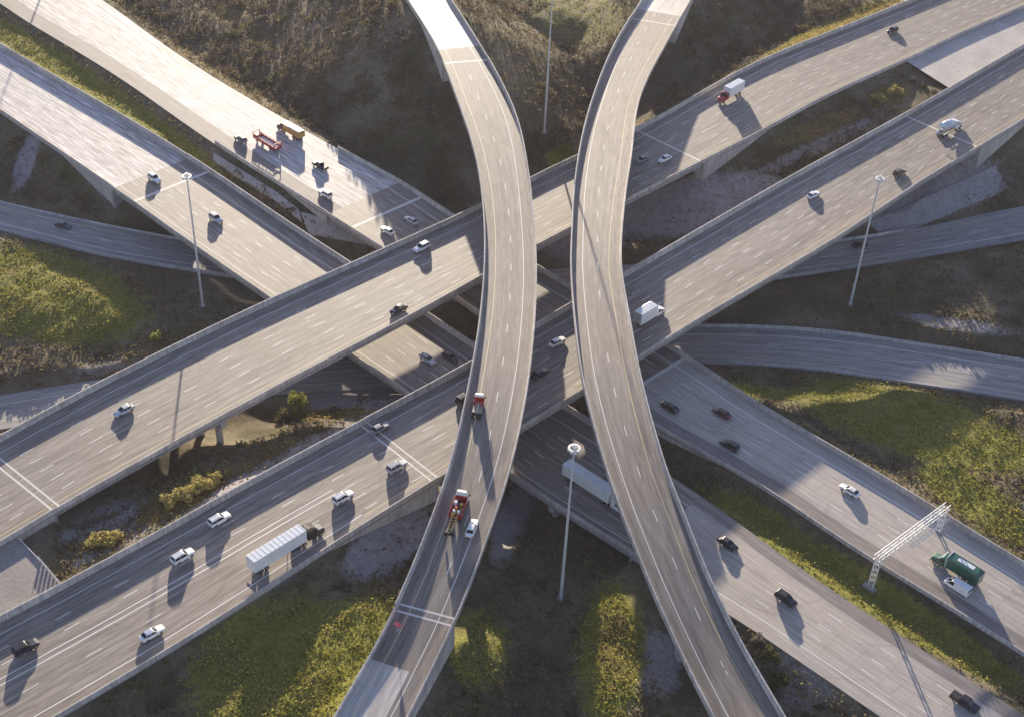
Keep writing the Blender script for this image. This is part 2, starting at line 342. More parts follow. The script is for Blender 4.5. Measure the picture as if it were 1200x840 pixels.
def bumps(X,Y):
    return (np.sin(X*.11+1.3*np.sin(Y*.07))*np.cos(Y*.13+.9*np.sin(X*.05))*.32+np.sin(X*.31+Y*.17+2*np.sin(Y*.11))*.22+np.sin(X*.73-Y*.61+np.sin(X*.4))*.10)
_segs=[]
DROP={'F2':(2.6,6.0),'F3':(5,6),'F1a':(4.5,1.0),'F1b':(4.0,3.0),'A':(5.5,6),'B':(6,6)}   # height of the abutment walls at either end
for k,rd in RD.items():
    sg=SEG[k]; _segs.append((k,rd,sg))
def terrain_h(X,Y,full=True):
    h=terrain_base(X,Y); prox=np.full(X.shape,1e9)
    info=[]
    for k,rd,sg in _segs:
        c=rd.c[::2]; s=rd.s[::2]; ww=rd.w[::2]
        best=np.full(X.shape,1e18); bi=np.zeros(X.shape,int)
        for i in range(len(c)):
            d=(X-c[i,0])**2+(Y-c[i,1])**2; m=d<best; best[m]=d[m]; bi[m]=i
        # refine: perpendicular distance to the segment direction
        T=rd.T[::2]; N=rd.N[::2]
        dx=X-c[bi,0]; dy=Y-c[bi,1]; al=dx*T[bi,0]+dy*T[bi,1]; la=np.abs(dx*N[bi,0]+dy*N[bi,1])
        S_=s[bi]+al; big=np.abs(al)>4
        d_edge=np.maximum(la-ww[bi]/2,0); endd=np.where(big,np.abs(al),0); d_edge=np.hypot(d_edge,endd)
        info.append((k,rd,sg,S_,d_edge,c[bi,2],la,ww[bi]))
    h=h+bumps(X,Y)*np.clip(np.min([i[4] for i in info if i[0] not in 'AB'],axis=0)/8,0,1)
    hi=np.full(X.shape,1e9); lo=np.full(X.shape,-1e9)
    for k,rd,sg,S_,de,zc,la,ww in info:
        if sg is None: a0,a1=1e9,1e9+1
        else: a0,a1=sg
        on=(S_<=a0)|(S_>=a1) if sg else np.ones(X.shape,bool)
        into=np.where(on,0,np.minimum(S_-a0,a1-S_)); into=np.maximum(into,0)     # how far under the bridge
        back=np.where(S_<a0,a0-S_,np.where(S_>a1,S_-a1,1e9)) if sg else np.full(X.shape,1e9)
        hw=min(7.0,6.0)
        if sg:
            dr=DROP[k][0] if True else 0; dr=np.where(S_<(a0+a1)/2,DROP[k][0],DROP[k][1]); drop=np.where(into>0,dr,dr*np.clip(1-back/30,0,1)); inside=(la<ww/2-2.7)
            drop=np.where(inside&on,0,drop)
        else: drop=0
        dd=np.hypot(np.maximum(de-1.0,0),into)
        slope=.5 if k not in('A','B') else .55
        lo=np.maximum(lo,zc-.22-drop-dd*slope) if k not in ('L1','L2') else lo
        cut=zc-.22+np.maximum(de-1.5,0)*.55
        if k in('L1','L2'): hi=np.minimum(hi,cut)
        elif sg: 
            hi=np.where(on,np.minimum(hi,cut),hi)
            hi=np.where((into>0)&(de<6),np.minimum(hi,zc-4.0),hi)
        if k in('L1','L2'): lo2=zc-.22-np.maximum(de-1.5,0)*.5; lo=np.maximum(lo,lo2)
    h=np.maximum(h,lo); h=np.minimum(h,hi)
    return h
def build_ground():
    def axis(a,b,st,far):
        core=list(np.arange(a,b+st/2,st)); lo=[];hi=[]; x=a;q=st
        while x>-far: q*=1.22; x-=q; lo.append(x)
        x=core[-1];q=st
        while x<far: q*=1.22; x+=q; hi.append(x)
        return np.array(lo[::-1]+core+hi)
    xs=axis(-245,265,1.6,4200); ys=axis(95,560,1.6,4500)
    X,Y=np.meshgrid(xs,ys); Z=terrain_h(X,Y); nx,ny=len(xs),len(ys)
    V=np.stack([X,Y,Z],-1).reshape(-1,3); idx=np.arange(nx*ny).reshape(ny,nx)
    Fq=np.stack([idx[:-1,:-1],idx[:-1,1:],idx[1:,1:],idx[1:,:-1]],-1).reshape(-1,4)
    me=bpy.data.meshes.new('ground'); me.from_pydata(V.tolist(),[],Fq.tolist()); me.polygons.foreach_set('use_smooth',[True]*len(me.polygons))
    # surface cover zones: green grass, dry gold grass, grey gravel (weights 0..1)
    u,v=pj(V); W=np.zeros((len(V),4)); W[:,3]=1
    for ch,zs in ZONES.items():
        for (cu,cv,ru,rvv,ang,st) in zs:
            a=R_(ang); du=u-cu; dv=v-cv; p=(du*math.cos(a)+dv*math.sin(a))/ru; q=(-du*math.sin(a)+dv*math.cos(a))/rvv
            W[:,ch]=np.maximum(W[:,ch],st*np.clip(1.6*(1.35-np.hypot(p,q)),0,1))
    inb=(V[:,2]>-50); ca=me.color_attributes.new('cover','FLOAT_COLOR','POINT'); ca.data.foreach_set('color',W.reshape(-1).tolist())
    o=link('ground',me,M['ground']); tag(o,kind='structure'); return o
# (centre u, centre v, half length, half width, angle of the long axis, strength)
ZONES={0:[(120,115,180,20,34,1),(40,345,130,52,12,1),(330,790,110,90,-20,1),(430,760,60,60,-30,1),(715,770,40,90,5,.9),(1080,500,150,38,16,.95),(1150,590,90,25,32,.9),
          (1020,695,230,22,32,1),(560,760,40,50,0,.7),(900,610,70,16,32,.8),(1130,380,80,30,0,.25),(600,70,70,60,-40,.35),(900,460,60,8,8,.8),(980,30,110,10,-26,.6),(660,185,20,14,0,.9),(680,20,70,40,0,.5),(560,210,10,10,0,.3)],
       1:[(215,580,60,16,-32,1),(120,636,28,9,-10,.9),(300,541,60,6,-28,.6),(970,38,100,8,-26,1),(1040,112,28,12,-15,1),(960,150,60,12,-20,.7),(250,90,130,10,32,.5),
          (380,485,60,7,-2,.9),(1130,640,70,12,32,.8),(1000,480,60,10,14,.4),(270,20,90,14,35,.5),(120,330,90,20,15,.4),(720,760,30,60,0,.5),(150,435,30,6,-10,.8)],
       2:[(455,640,60,28,-30,1),(820,240,110,34,-10,1),(1080,225,100,34,-12,.9),(300,570,120,22,-28,.9),(380,520,60,14,-20,.9),(30,190,12,40,20,.8),(600,610,20,60,20,.7),(770,780,30,45,0,.7),(960,170,90,10,-25,.6),
          (1120,380,80,8,8,.8),(130,430,60,10,-8,.6),(250,790,40,12,-45,.7),(680,260,60,50,0,.9),(930,800,60,40,20,.5),(440,260,40,30,0,.7),(480,600,40,20,-30,.6),(430,470,80,30,0,.8),(130,215,40,14,30,.5),(120,610,60,20,-25,.6),(180,765,210,10,-30,.8),(150,625,90,12,-30,.6)]}
def ground_mat():
    m,nt,b=newmat('wild_ground',.95,spec=.15); g=nd(nt,'ShaderNodeNewGeometry').outputs['Position']
    at=nd(nt,'ShaderNodeAttribute',attribute_name='cover'); sp=nd(nt,'ShaderNodeSeparateColor'); nt.links.new(at.outputs['Color'],sp.inputs[0])
    n1=noisetex(nt,g,.12,6,.65); n2=noisetex(nt,g,.55,6,.7); n3=noisetex(nt,g,2.2,4,.7); n4=noisetex(nt,g,.045,4,.6)
    brush=mixc(nt,ramp(nt,n2,[(.35,0.0),(.62,1.0)]),(.095,.072,.046),(.19,.148,.095)); brush=mixc(nt,ramp(nt,n1,[(.42,0.0),(.62,.8)]),brush,(.095,.10,.042))
    brush=mixc(nt,ramp(nt,n4,[(.46,0.0),(.62,.75)]),brush,(.26,.215,.15)); brush=mixc(nt,ramp(nt,n4,[(.34,.7),(.44,0.0)]),brush,(.065,.06,.034))
    green=mixc(nt,ramp(nt,n2,[(.35,0.0),(.62,1.0)]),(.15,.16,.028),(.27,.25,.055)); green=mixc(nt,ramp(nt,n1,[(.50,0.0),(.68,.7)]),green,(.16,.12,.05))
    gold=mixc(nt,ramp(nt,n2,[(.35,0.0),(.65,1.0)]),(.30,.22,.07),(.17,.12,.05))
    grav=mixc(nt,ramp(nt,n2,[(.35,0.0),(.65,1.0)]),(.44,.405,.405),(.27,.24,.235)); grav=mixc(nt,ramp(nt,n3,[(.5,0.0),(.7,.4)]),grav,(.48,.45,.44))
    def soft(ch,lo=.35,hi=.75):
        a=nd(nt,'ShaderNodeMath',operation='ADD'); nt.links.new(sp.outputs[ch],a.inputs[0])
        s=nd(nt,'ShaderNodeMath',operation='MULTIPLY_ADD'); nt.links.new(n2,s.inputs[0]); s.inputs[1].default_value=1.3; s.inputs[2].default_value=-.65; nt.links.new(s.outputs[0],a.inputs[1])
        mz=nd(nt,'ShaderNodeMath',operation='MULTIPLY'); r=ramp(nt,a.outputs[0],[(lo,0.0),(hi,1.0)])
        nt.links.new(r,mz.inputs[0]); q=ramp(nt,sp.outputs[ch],[(0.0,0.0),(.15,1.0)]); nt.links.new(q,mz.inputs[1]); return mz.outputs[0]
    col=mixc(nt,soft(2),brush,grav); col=mixc(nt,soft(0),col,green); col=mixc(nt,soft(1),col,gold)
    col=mixc(nt,1.0,col,ramp(nt,n3,[(.3,.70),(.7,1.15)]),'MULTIPLY')
    nt.links.new(col,b.inputs['Base Color'])
    bp=nd(nt,'ShaderNodeBump'); bp.inputs['Strength'].default_value=.8; bp.inputs['Distance'].default_value=.5
    ad=nd(nt,'ShaderNodeMath',operation='ADD'); nt.links.new(n2,ad.inputs[0]); nt.links.new(n3,ad.inputs[1]); nt.links.new(ad.outputs[0],bp.inputs['Height']); nt.links.new(bp.outputs[0],b.inputs['Normal'])
    return m
M['ground']=ground_mat()
build_ground()

def haze():
    mb=MB(); mb.box(-700,700,-60,1250,-60,H+3); m=bpy.data.materials.new('morning_haze'); m.use_nodes=True; nt=m.node_tree
    for n in list(nt.nodes):
        if n.type=='BSDF_PRINCIPLED': nt.nodes.remove(n)
    v=nt.nodes.new('ShaderNodeVolumePrincipled'); v.inputs['Color'].default_value=(.86,.80,.92,1); v.inputs['Density'].default_value=HAZE; v.inputs['Anisotropy'].default_value=0.2
    nt.links.new(v.outputs[0],nt.nodes['Material Output'].inputs['Volume']); tag(mb.build('haze',m),'thin pale haze in the air over the interchange','haze',kind='stuff')
HAZE=0.00005
haze()
# ------------------------------------------------------------------ bridges and roads
def pave(name,rd,s0,s1,mat,o0=0.0,o1=0.0,rel='L',th=.30,parent=None):
    mb=MB()
    sweep(mb,rd,s0,s1,lambda s:[(o0,0),(np.interp(s,rd.s,rd.w)-o1,0),(np.interp(s,rd.s,rd.w)-o1,-th),(o0,-th)])
    return mb.build(name,mat,parent)
BHK={'F3':1.65,'F2':1.5,'A':1.25,'B':1.35,'F1a':1.6,'F1b':1.3}
def bridge(key,name,label,cat,s0,s1,mat,marks,ngird,pier_s,pier_kind,joints,bars=('L','R'),wall0=True,wall1=True):
    rd=RD[key]; sm=(s0+s1)/2; root=empty(name,rd.at(sm,None,0)*1.0); root.location.z=0
    parts=[]
    def P(o): parts.append(o); return o
    P(pave('deck',rd,s0,s1,mat))
    for rel in bars:
        mb=MB(); sweep(mb,rd,s0,s1-(26 if key=='F1a' and rel=='L' else 0),barrier_prof(rel,BHK[key] if rel=='L' else 1.2),rel); P(mb.build('barrier',M['con']))
    gd=1.4
    for g in range(ngird):
        fr=(g+.5)/ngird if 0<g<ngird-1 else (.045 if g==0 else .955)
        if ngird==2: fr=(.2,.8)[g]
        mb=MB(); hw=.45 if ngird>2 else 1.2
        def pr(s): 
            w=np.interp(s,rd.s,rd.w); o=fr*w; return [(o-hw,-.30),(o+hw,-.30),(o+hw,-.30-gd),(o-hw,-.30-gd)]
        sweep(mb,rd,s0+.5,s1-.5,pr,step=6); P(mb.build('girder',M['con2' if ngird>2 else 'steel']))
    for s in pier_s:
        w=float(np.interp(s,rd.s,rd.w)); z=float(np.interp(s,rd.s,rd.c[:,2])); top=z-.30-gd
        pr_=empty('pier',rd.at(s)); pr_.location.z=0; pr_.rotation_euler.z=rd.head(s); P(pr_)
        cap=MB()
        if pier_kind=='bent':
            cap.box(-.8,.8,-w/2+.6,w/2-.6,top-1.4,top-.004); n=4; ys=[(-w/2+2.6)+(w-5.2)*k/(n-1) for k in range(n)]
        else:
            hw=w/2-1.2; v=[(x,y,zz) for x in(-1.1,1.1) for y,zz in((-hw,top-.004),(hw,top-.004),(hw,top-1.0),(1.8,top-2.6),(-1.8,top-2.6),(-hw,top-1.0))]
            cap.add(v,[(0,1,2,3,4,5),(11,10,9,8,7,6)]+[(i,6+i,6+(i+1)%6,(i+1)%6) for i in range(6)]); ys=[0]
        co_=cap.build('pier_cap',M['con2'],pr_,bevel=.08)
        for y in ys:
            p=rd.at(s,y,0,'C')
            if pier_kind=='bent' and under(rd,s,y): continue
            gz=ground_at(p.x,p.y)-1.0; cb=MB()
            if pier_kind=='bent': cb.bar((0,y,gz),(0,y,top-1.4),.8,16); o=cb.build('column',M['con2'],pr_,smooth=False)
            else: cb.box(-1.0,1.0,-1.7,1.7,gz,top-2.6); o=cb.build('column',M['con2'],pr_,bevel=.25)
    # abutment walls
    for s,sgn,on in ((s0,-1,wall0),(s1,1,wall1)):
        if not on: continue
        ab=MB(); w=float(np.interp(s,rd.s,rd.w)); a=rd.at(s); 
        sweep(ab,rd,min(s,s+sgn*1.0),max(s,s+sgn*1.0),lambda q:[(.05,-.31),(w-.05,-.31),(w-.05,-7.5),(.05,-7.5)]); P(ab.build('abutment',M['con2']))
        for rel in ('L','R'):
            wb=MB()
            dd_=DROP[key][0 if sgn<0 else 1]
            def pr(q,s=s,dd_=dd_): 
                k=abs(q-s)/30; return [(.03,-.315),(.45,-.315),(.45,-1.0-(dd_+.3)*(1-k)),(.03,-1.0-(dd_+.3)*(1-k))]
            sweep(wb,rd,min(s+sgn*1.01,s+sgn*30),max(s+sgn*1.01,s+sgn*30),pr,rel); P(wb.build('wing_wall',M['con']))
    for s,db in joints:
        for k in ((0,) if not db else (-.8,.8)):
            mb=MB(); w=float(np.interp(s,rd.s,rd.w)); hj=.22 if db else (.55 if key in('F1a','F1b','A') else .3); sweep(mb,rd,s+k-hj,s+k+hj,lambda q:[(.53,.008),(w-.53,.008)],closed=False); P(mb.build('expansion_joint',M['joint']))
    mbs={}
    emp=empty('tmp'); markings(rd,s0,s1,marks,emp,key); 
    for ch in list(emp.children): ch.parent=None; P(ch)
    bpy.data.objects.remove(emp)
    bpy.context.view_layer.update()
    inv=Matrix.Translation(-root.location)
    for o in parts:
        o.parent=root; o.location=o.location-root.location
    tag(root,label,cat); return root
def markset(key):
    D='dash'; Sx='solid'
    if key=='F2': return [('L',3.4,Sx,'white')]+[('L',7.1+3.66*k,D,'white') for k in range(5)]+[('R',2.6,Sx,'yellow')]
    if key=='F3': return [('L',3.0,Sx,'white')]+[('L',6.5+3.66*k,D,'white') for k in range(5)]+[('R',2.8,Sx,'yellow')]
    if key=='F3l': return [('L',3.0,Sx,'white'),('L',6.3,D,'white'),('L',9.6,D,'white'),('L',12.4,'solidw','white'),('L',13.7,'solidw','white'),('L',17.6,D,'white'),('R',3.2,'solidw','white')]
    if key=='F1a': return [('R',2.6,Sx,'white'),('R',6.3,D,'white'),('R',9.95,D,'white'),('R',13.6,D,'white'),('R',17.3,D,'white'),('L',4.4,Sx,'white')]
    if key=='F1al': return [('R',3.4,'solidw','white'),('R',7.0,D,'white'),('R',10.6,D,'white'),('R',14.2,D,'white')]
    if key=='F1b': return [('L',4.4,'solidw','white'),('L',8.1,D,'white'),('L',11.7,D,'white'),('L',15.4,D,'white')]
    if key=='A': return [('L',2.9,Sx,'yellow'),('L',6.7,D,'white'),('R',3.2,Sx,'white')]
    if key=='B': return [('L',3.1,Sx,'white'),('L',6.8,D,'white'),('R',3.1,Sx,'yellow')]
    if key=='L1': return [('R',3.4,Sx,'white'),('R',7.2,D,'white'),('L',2.4,Sx,'yellow')]
    if key=='L2': return [('L',3.6,Sx,'white'),('L',7.4,D,'white'),('R',3.0,Sx,'yellow')]
def grade(key,s0,s1,mat,marks,shoulder=None):
    """a stretch of road on the ground; shoulder=(side,width): a strip of another paving beside it"""
    rd=RD[key]; ol=orr=0.0
    if shoulder:
        if shoulder[0]=='L': ol=shoulder[1]
        else: orr=shoulder[1]
    o=pave('road',rd,s0,s1,mat,ol,orr); tag(o,kind='structure')
    if shoulder:
        mb=MB(); k=shoulder[1]; sweep(mb,rd,s0,s1,[(0,0),(k-.002,0),(k-.002,-.3),(0,-.3)],shoulder[0]); mb.build('shoulder',shoulder[2],o)
    markings(rd,s0,s1,marks,o,key); return o
def wall(key,rel,s0,s1,label,group=None,h=None,name='concrete_barrier',cat='barrier'):
    h=h or (BHK[key] if rel=='L' and key in BHK else BH)
    mb=MB(); sweep(mb,RD[key],s0,s1,barrier_g(h),rel); return tag(mb.build(name,M['con']),label,cat,group)
end=lambda k:RD[k].s[-1]
# --- upper freeway F2
r=RD['F2']; a,b=SEG['F2']
def good_piers(key,s0,s1,step,kind):
    rd=RD[key]; out=[]; s=s0+step*.8
    while s<s1-step*.5:
        t=s; ok=False
        for dlt in (0,3,-3,6,-6,9,-9,12,-12):
            if kind=='bent':
                w=np.interp(s,rd.s,rd.w); hits=sum(under(rd,s+dlt,(k-1.5)*(w-5.2)/3) for k in range(4))
                if hits==0: t=s+dlt; ok=True; break
            elif not under(rd,s+dlt): t=s+dlt; ok=True; break
        if ok: out.append(t)
        s+=step
    return out
bridge('F2','highway_bridge','long highway bridge crossing from lower left to top right, farther of the two diagonal ones','bridge',a,b,M['deck'],markset('F2'),6,[r.sp(250,478)]+good_piers('F2',r.sp(300,440),b,30,'bent'),'bent',[(a+.6,True),(b-.6,False)])
grade('F2',0,a,M['deck'],markset('F2')); grade('F2',b,end('F2'),M['deck'],markset('F2'))
G='barriers along the freeways'
wall('F2','L',0,a,'north side barrier of the upper diagonal freeway at the left edge of the picture',G); wall('F2','R',0,a,'south side barrier above the wing wall at the left end of the long diagonal bridge',G)
wall('F2','L',b,end('F2'),'far side barrier of the upper right freeway beside a strip of golden grass',G); wall('F2','R',b,end('F2'),'near side barrier of the upper right freeway above the paved median',G)
# --- F3
r=RD['F3']; a,b=SEG['F3']; sm_=r.sp(395,585)
bridge('F3','highway_bridge','wide diagonal highway bridge carrying the all white box truck just right of the curved ramp','bridge',a,b,M['deck'],markset('F3'),6,good_piers('F3',a,b,30,'bent'),'bent',[(a-.2,True),(b-.6,False)])
grade('F3',0,sm_,M['deck'],markset('F3l')); grade('F3',sm_,a,M['deck'],markset('F3')); grade('F3',b,end('F3'),M['deck'],markset('F3'))
wall('F3','L',0,a,'long upper barrier of the lower left freeway with a dark shadow band beside it',G); wall('F3','R',0,a,'long lower barrier of the lower left freeway above the dark embankment',G)
wall('F3','L',b,end('F3'),'far side barrier at the right edge between freeway and paved median',G); wall('F3','R',b,end('F3'),'near side barrier above the pale wing wall at the right edge',G)
# --- F1a
r=RD['F1a']; a,b=SEG['F1a']
bridge('F1a','highway_bridge','low highway bridge from the upper left with a round lamp head in front of it','bridge',a-10,b,M['deck'],markset('F1a'),6,good_piers('F1a',a,b,28,'bent'),'bent',[(a,False)],wall0=True)
grade('F1a',0,a-10,M['pave'],markset('F1a'))
grade('F1a',b,end('F1a'),M['paveL'],markset('F1al'),('L',3.2,M['should']))
wall('F1a','L',0,a-10,'barrier between the green median and the sunlit upper left freeway',G); wall('F1a','R',0,a-10,'outer barrier of the upper left freeway above the shaded slope',G)
# --- F1b
r=RD['F1b']; a,b=SEG['F1b']
bridge('F1b','highway_bridge','low level highway bridge behind, passing under the diagonal bridge left of the curved ramp','bridge',a-10,b,M['deck'],markset('F1b'),6,good_piers('F1b',a,b,28,'bent'),'bent',[(a,False),(b-.6,False)])
grade('F1b',0,a-10,M['pave'],markset('F1b'),('R',6.0,M['should']))
grade('F1b',b,end('F1b'),M['paveL'],markset('F1b'),('R',4.6,M['should']))
wall('F1b','L',r.sp(400,177,ZF1),a-10,'barrier on the far side of the bright freeway near the curved ramp',G); wall('F1b','R',r.sp(253,170,ZF1),a-10,'barrier beside the gully below the red flatbed truck shadow',G)
wall('F1b','L',b,end('F1b'),'far barrier of the lower right freeway behind the sign gantry',G); wall('F1b','R',b,end('F1b'),'near barrier of the lower right freeway above the green median strip',G,h=.9)
# --- ramps
r=RD['A']; a,b=SEG['A']
bridge('A','ramp_bridge','left one of the two curved elevated ramps, with red trucks on it','bridge',a,b,M['deckR'],markset('A'),2,good_piers('A',a,b,34,'hammer'),'hammer',[(a+.4,True),(b-.4,False)])
q0=a-12; q1=b+9
grade('A',q0,a,M['deckR'],markset('A')); o=grade('A',0,q0,M['paveT'],markset('A'),('R',4.0,M['should'])); grade('A',b,q1,M['deckR'],markset('A')); grade('A',q1,end('A'),M['paveT'],markset('A'))
wall('A','L',0,a,'left barrier of the ramp end at the bottom of the picture',G,h=1.0); wall('A','R',0,a,'right barrier of the ramp end at the bottom, above its pale wing wall',G)
wall('A','L',b,end('A'),'left barrier of the bright ramp end at the top of the picture',G); wall('A','R',b,end('A'),'right barrier of the bright ramp end at the top of the picture',G)
r=RD['B']; a,b=SEG['B']
bridge('B','ramp_bridge','empty curved elevated ramp on the right of the pair','bridge',0,b,M['deckR'],markset('B'),2,[r.sp(793,712)-2]+good_piers('B',r.sp(775,640),b,34,'hammer'),'hammer',[(b-.4,False)],wall0=False)
grade('B',b,b+8,M['deckR'],markset('B')); grade('B',b+8,end('B'),M['paveT'],markset('B'))
wall('B','L',b,end('B'),'left barrier of the right hand ramp at the top edge',G); wall('B','R',b,end('B'),'right barrier of the right hand ramp at the top edge',G)
# --- local roads
grade('L1',0,end('L1'),M['asph'],markset('L1')); grade('L2',0,end('L2'),M['asph'],markset('L2'))
r1=RD['L1']; r2=RD['L2']
wall('L1','R',r1.sp(44,285,ZL),r1.sp(330,330,ZL),'near side barrier of the shaded road at the left, in front of the grassy mound',G,h=.9)
wall('L1','L',0,r1.sp(300,298,ZL),'far side barrier of the shaded road at the left',G,h=.5)
wall('L1','R',r1.sp(790,342,ZL),r1.sp(1049,307,ZL),'low barrier of the shaded road at the right behind the tall lamp pole',G,h=.8)
wall('L1','L',r1.sp(900,300,ZL),r1.sp(1060,268,ZL),'short barrier at the foot of the grey paved slope on the right',G,h=.8)
wall('L2','L',r2.sp(790,384,ZL),end('L2'),'far side barrier of the lower curved road on the right',G,h=.9)
wall('L2','R',r2.sp(860,428,ZL),end('L2'),'low near side kerb wall of the lower curved road on the right',G,h=.5)
# paved medians between the two upper freeways
def flat_poly(name,pts,z,mat,th=.25):
    P=[gp(u,v,z) for u,v in pts]; n=len(P); mb=MB()
    uvs=[[(p[0],p[1]) for p in P],[(p[0],p[1]) for p in P[::-1]]]+[[(0,0)]*4]*n
    mb.add([tuple(p) for p in P]+[(p[0],p[1],p[2]-th) for p in P],[tuple(range(n)),tuple(range(2*n-1,n-1,-1))]+[(i,(i+1)%n,n+(i+1)%n,n+i) for i in range(n)],uvs)
    return tag(mb.build(name,mat),kind='structure')
def edge(rd,rel,s,o,z): return rd.at(s,o,z,rel)
def median(s2a,s2b,s3a,s3b,mat):
    n=16; mb=MB(); V=[];
    for k in range(n+1):
        t=k/n; V.append(RD['F2'].at(s2a+(s2b-s2a)*t,-.02,-.12,'R')); V.append(RD['F3'].at(s3a+(s3b-s3a)*t,-.02,-.12,'L'))
    mb.add(V,[(2*k,2*k+1,2*k+3,2*k+2) for k in range(n)],[[(V[i].x,V[i].y) for i in (2*k,2*k+1,2*k+3,2*k+2)] for k in range(n)])
    return tag(mb.build('paved_median',mat),kind='structure')
f2,f3=RD['F2'],RD['F3']
median(0,f2.sp(15,615),0,f3.sp(75,690),M['med']); median(f2.sp(1070,75),end('F2'),f3.sp(1110,105),end('F3'),M['medB'])
#@@PART2@@
# ------------------------------------------------------------------ vehicles (x forward, y left, z up, metres)
def rr(x,hw,z0,z1,b=.12,tw=0):
    """a rounded rectangle ring at station x; tw narrows the top"""
    t=hw-tw
    return [(x,-hw+b,z0),(x,hw-b,z0),(x,hw,z0+b),(x,hw-tw*.6,z1-b),(x,t-b,z1),(x,-t+b,z1),(x,-hw+tw*.6,z1-b),(x,-hw,z0+b)]
def wheels(root,xs,hw,r=.34,wd=.24,dual=()):
    for x in xs:
        for sy in (-1,1):
            k=wd*(2 if x in dual else 1); mb=MB(); mb.bar((x,sy*(hw-k),r),(x,sy*hw,r),r,16); t=mb.build('wheel',M['rubber'],root)
            mb=MB(); mb.bar((x,sy*(hw-.02),r),(x,sy*(hw+.015),r),r*.58,10); mb.build('rim',M['rim'],t)
def lampbox(root,name,x,y,z,m,sx=.04,sy=.16,sz=.07):
    mb=MB(); mb.box(x-sx,x+sx,y-sy,y+sy,z-sz,z+sz); mb.build(name,m,root)
PC={'white':(.82,.82,.80),'silver':(.50,.51,.52),'grey':(.22,.225,.235),'black':(.022,.023,.026),'dark_blue':(.03,.04,.07),'brown':(.13,.08,.05),'dark_red':(.10,.02,.018),
    'red':(.42,.03,.02),'green':(.028,.12,.075),'gold':(.50,.30,.06),'beige':(.42,.36,.27),'pale_blue':(.42,.48,.58)}
def pm(c): return paint('paint_'+c,PC[c])
def car(kind,color,root):
    m=pm(color); hw=.92
    if kind=='sedan':
        body=[rr(-2.42,.72,.42,.80,.1),rr(-2.30,.86,.30,.93,.12,.06),rr(-1.5,.92,.24,.98,.14,.08),rr(.9,.92,.24,.96,.14,.08),rr(1.7,.90,.26,.88,.14,.10),rr(2.25,.82,.30,.74,.12,.10),rr(2.42,.66,.38,.66,.1,.06)]
        cab=[(-1.95,.74,.97),(-1.25,.62,1.38),(.15,.62,1.40),(1.05,.74,.98)]; base=.90; wx=(-1.40,1.42)
    elif kind=='suv':
        body=[rr(-2.38,.80,.45,1.0,.1),rr(-2.30,.92,.34,1.10,.12,.05),rr(-1.4,.95,.28,1.12,.14,.06),rr(.95,.95,.28,1.10,.14,.07),rr(1.8,.94,.30,1.02,.14,.09),rr(2.28,.88,.34,.90,.12,.10),rr(2.42,.72,.42,.80,.1,.06)]
        cab=[(-2.28,.80,1.10),(-2.0,.70,1.70),(.15,.70,1.74),(1.05,.80,1.12)]; base=1.02; wx=(-1.42,1.48)
    elif kind=='van':
        body=[rr(-2.75,.90,.40,1.15,.1),rr(-2.70,.98,.30,1.20,.12,.02),rr(1.4,.98,.30,1.20,.12,.03),rr(2.2,.96,.32,1.10,.12,.08),rr(2.7,.84,.38,.90,.12,.1)]
        cab=[(-2.72,.93,1.18),(-2.62,.85,2.08),(1.15,.84,2.10),(2.1,.90,1.15)]; base=1.12; wx=(-1.75,1.75)
    else: # pickup
        body=[rr(-2.85,.90,.45,1.0,.1),rr(-2.80,.98,.36,1.06,.1,.02),rr(-.6,.98,.32,1.06,.12,.03),rr(1.3,.98,.32,1.10,.12,.06),rr(2.5,.95,.36,1.02,.12,.10),rr(2.8,.85,.45,.90,.1,.06)]
        cab=[(-.95,.84,1.06),(-.75,.74,1.78),(.65,.74,1.80),(1.45,.84,1.10)]; base=1.0; wx=(-1.75,1.85)
    mb=MB(); mb.loft(body); mb.build('body',m,root,smooth=False)
    # glass house, roof and pillars
    mb=MB(); (x0,w0,z0),(x1,w1,z1),(x2,w2,z2),(x3,w3,z3)=cab
    V=[(x0,-w0,base),(x0,w0,base),(x3,w3,base),(x3,-w3,base),(x1,-w1,z1),(x1,w1,z1),(x2,w2,z2),(x2,-w2,z2)]
    mb.add(V,[(0,1,2,3),(4,5,6,7),(0,1,5,4),(1,2,6,5),(2,3,7,6),(3,0,4,7)]); g=mb.build('windows',M['glass'] if kind!='van' else M['glass'],root)
    mb=MB(); k=.05; mb.loft([[(x,-w-.01,z-k),(x,w+.01,z-k),(x,w,z+.03),(x,w*.5,z+.06),(x,-w*.5,z+.06),(x,-w,z+.03)] for x,w,z in ((x1-.06,w1-.03,z1-.05),(x1+.08,w1,z1),(x2-.08,w2,z2),(x2+.08,w2-.03,z2-.05))]); mb.build('roof',m,root)
    mb=MB()
    for sy in (-1,1):
        mb.bar((x0+.03,sy*(w0),base),(x1,sy*(w1),z1),.045,4); mb.bar((x3,sy*(w3),base),(x2,sy*(w2),z2),.045,4); xm=(x1+x2)/2; mb.bar((xm,sy*(w0+.01),base),(xm,sy*(w1+.01),z1),.04,4)
    if kind=='van':
        for sy in (-1,1): mb.add([(x0+.05,sy*(w0+.012),base+.04),(.55,sy*(w0+.008),base+.04),(.55,sy*(w1+.01),z1-.02),(x1,sy*(w1+.012),z1-.02)],[(0,1,2,3)])
    mb.build('pillars',m,root)
    if kind=='pickup':
        mb=MB(); mb.box(-2.70,-1.05,-.80,.80,1.055,1.075); mb.build('truck_bed',M['trim'],root)
    wheels(root,wx,hw+.03,.34 if kind=='sedan' else .38)
    zf=.66 if kind=='sedan' else .82; xf=max(p[0] for p in body[-1]); xb=min(p[0] for p in body[0])
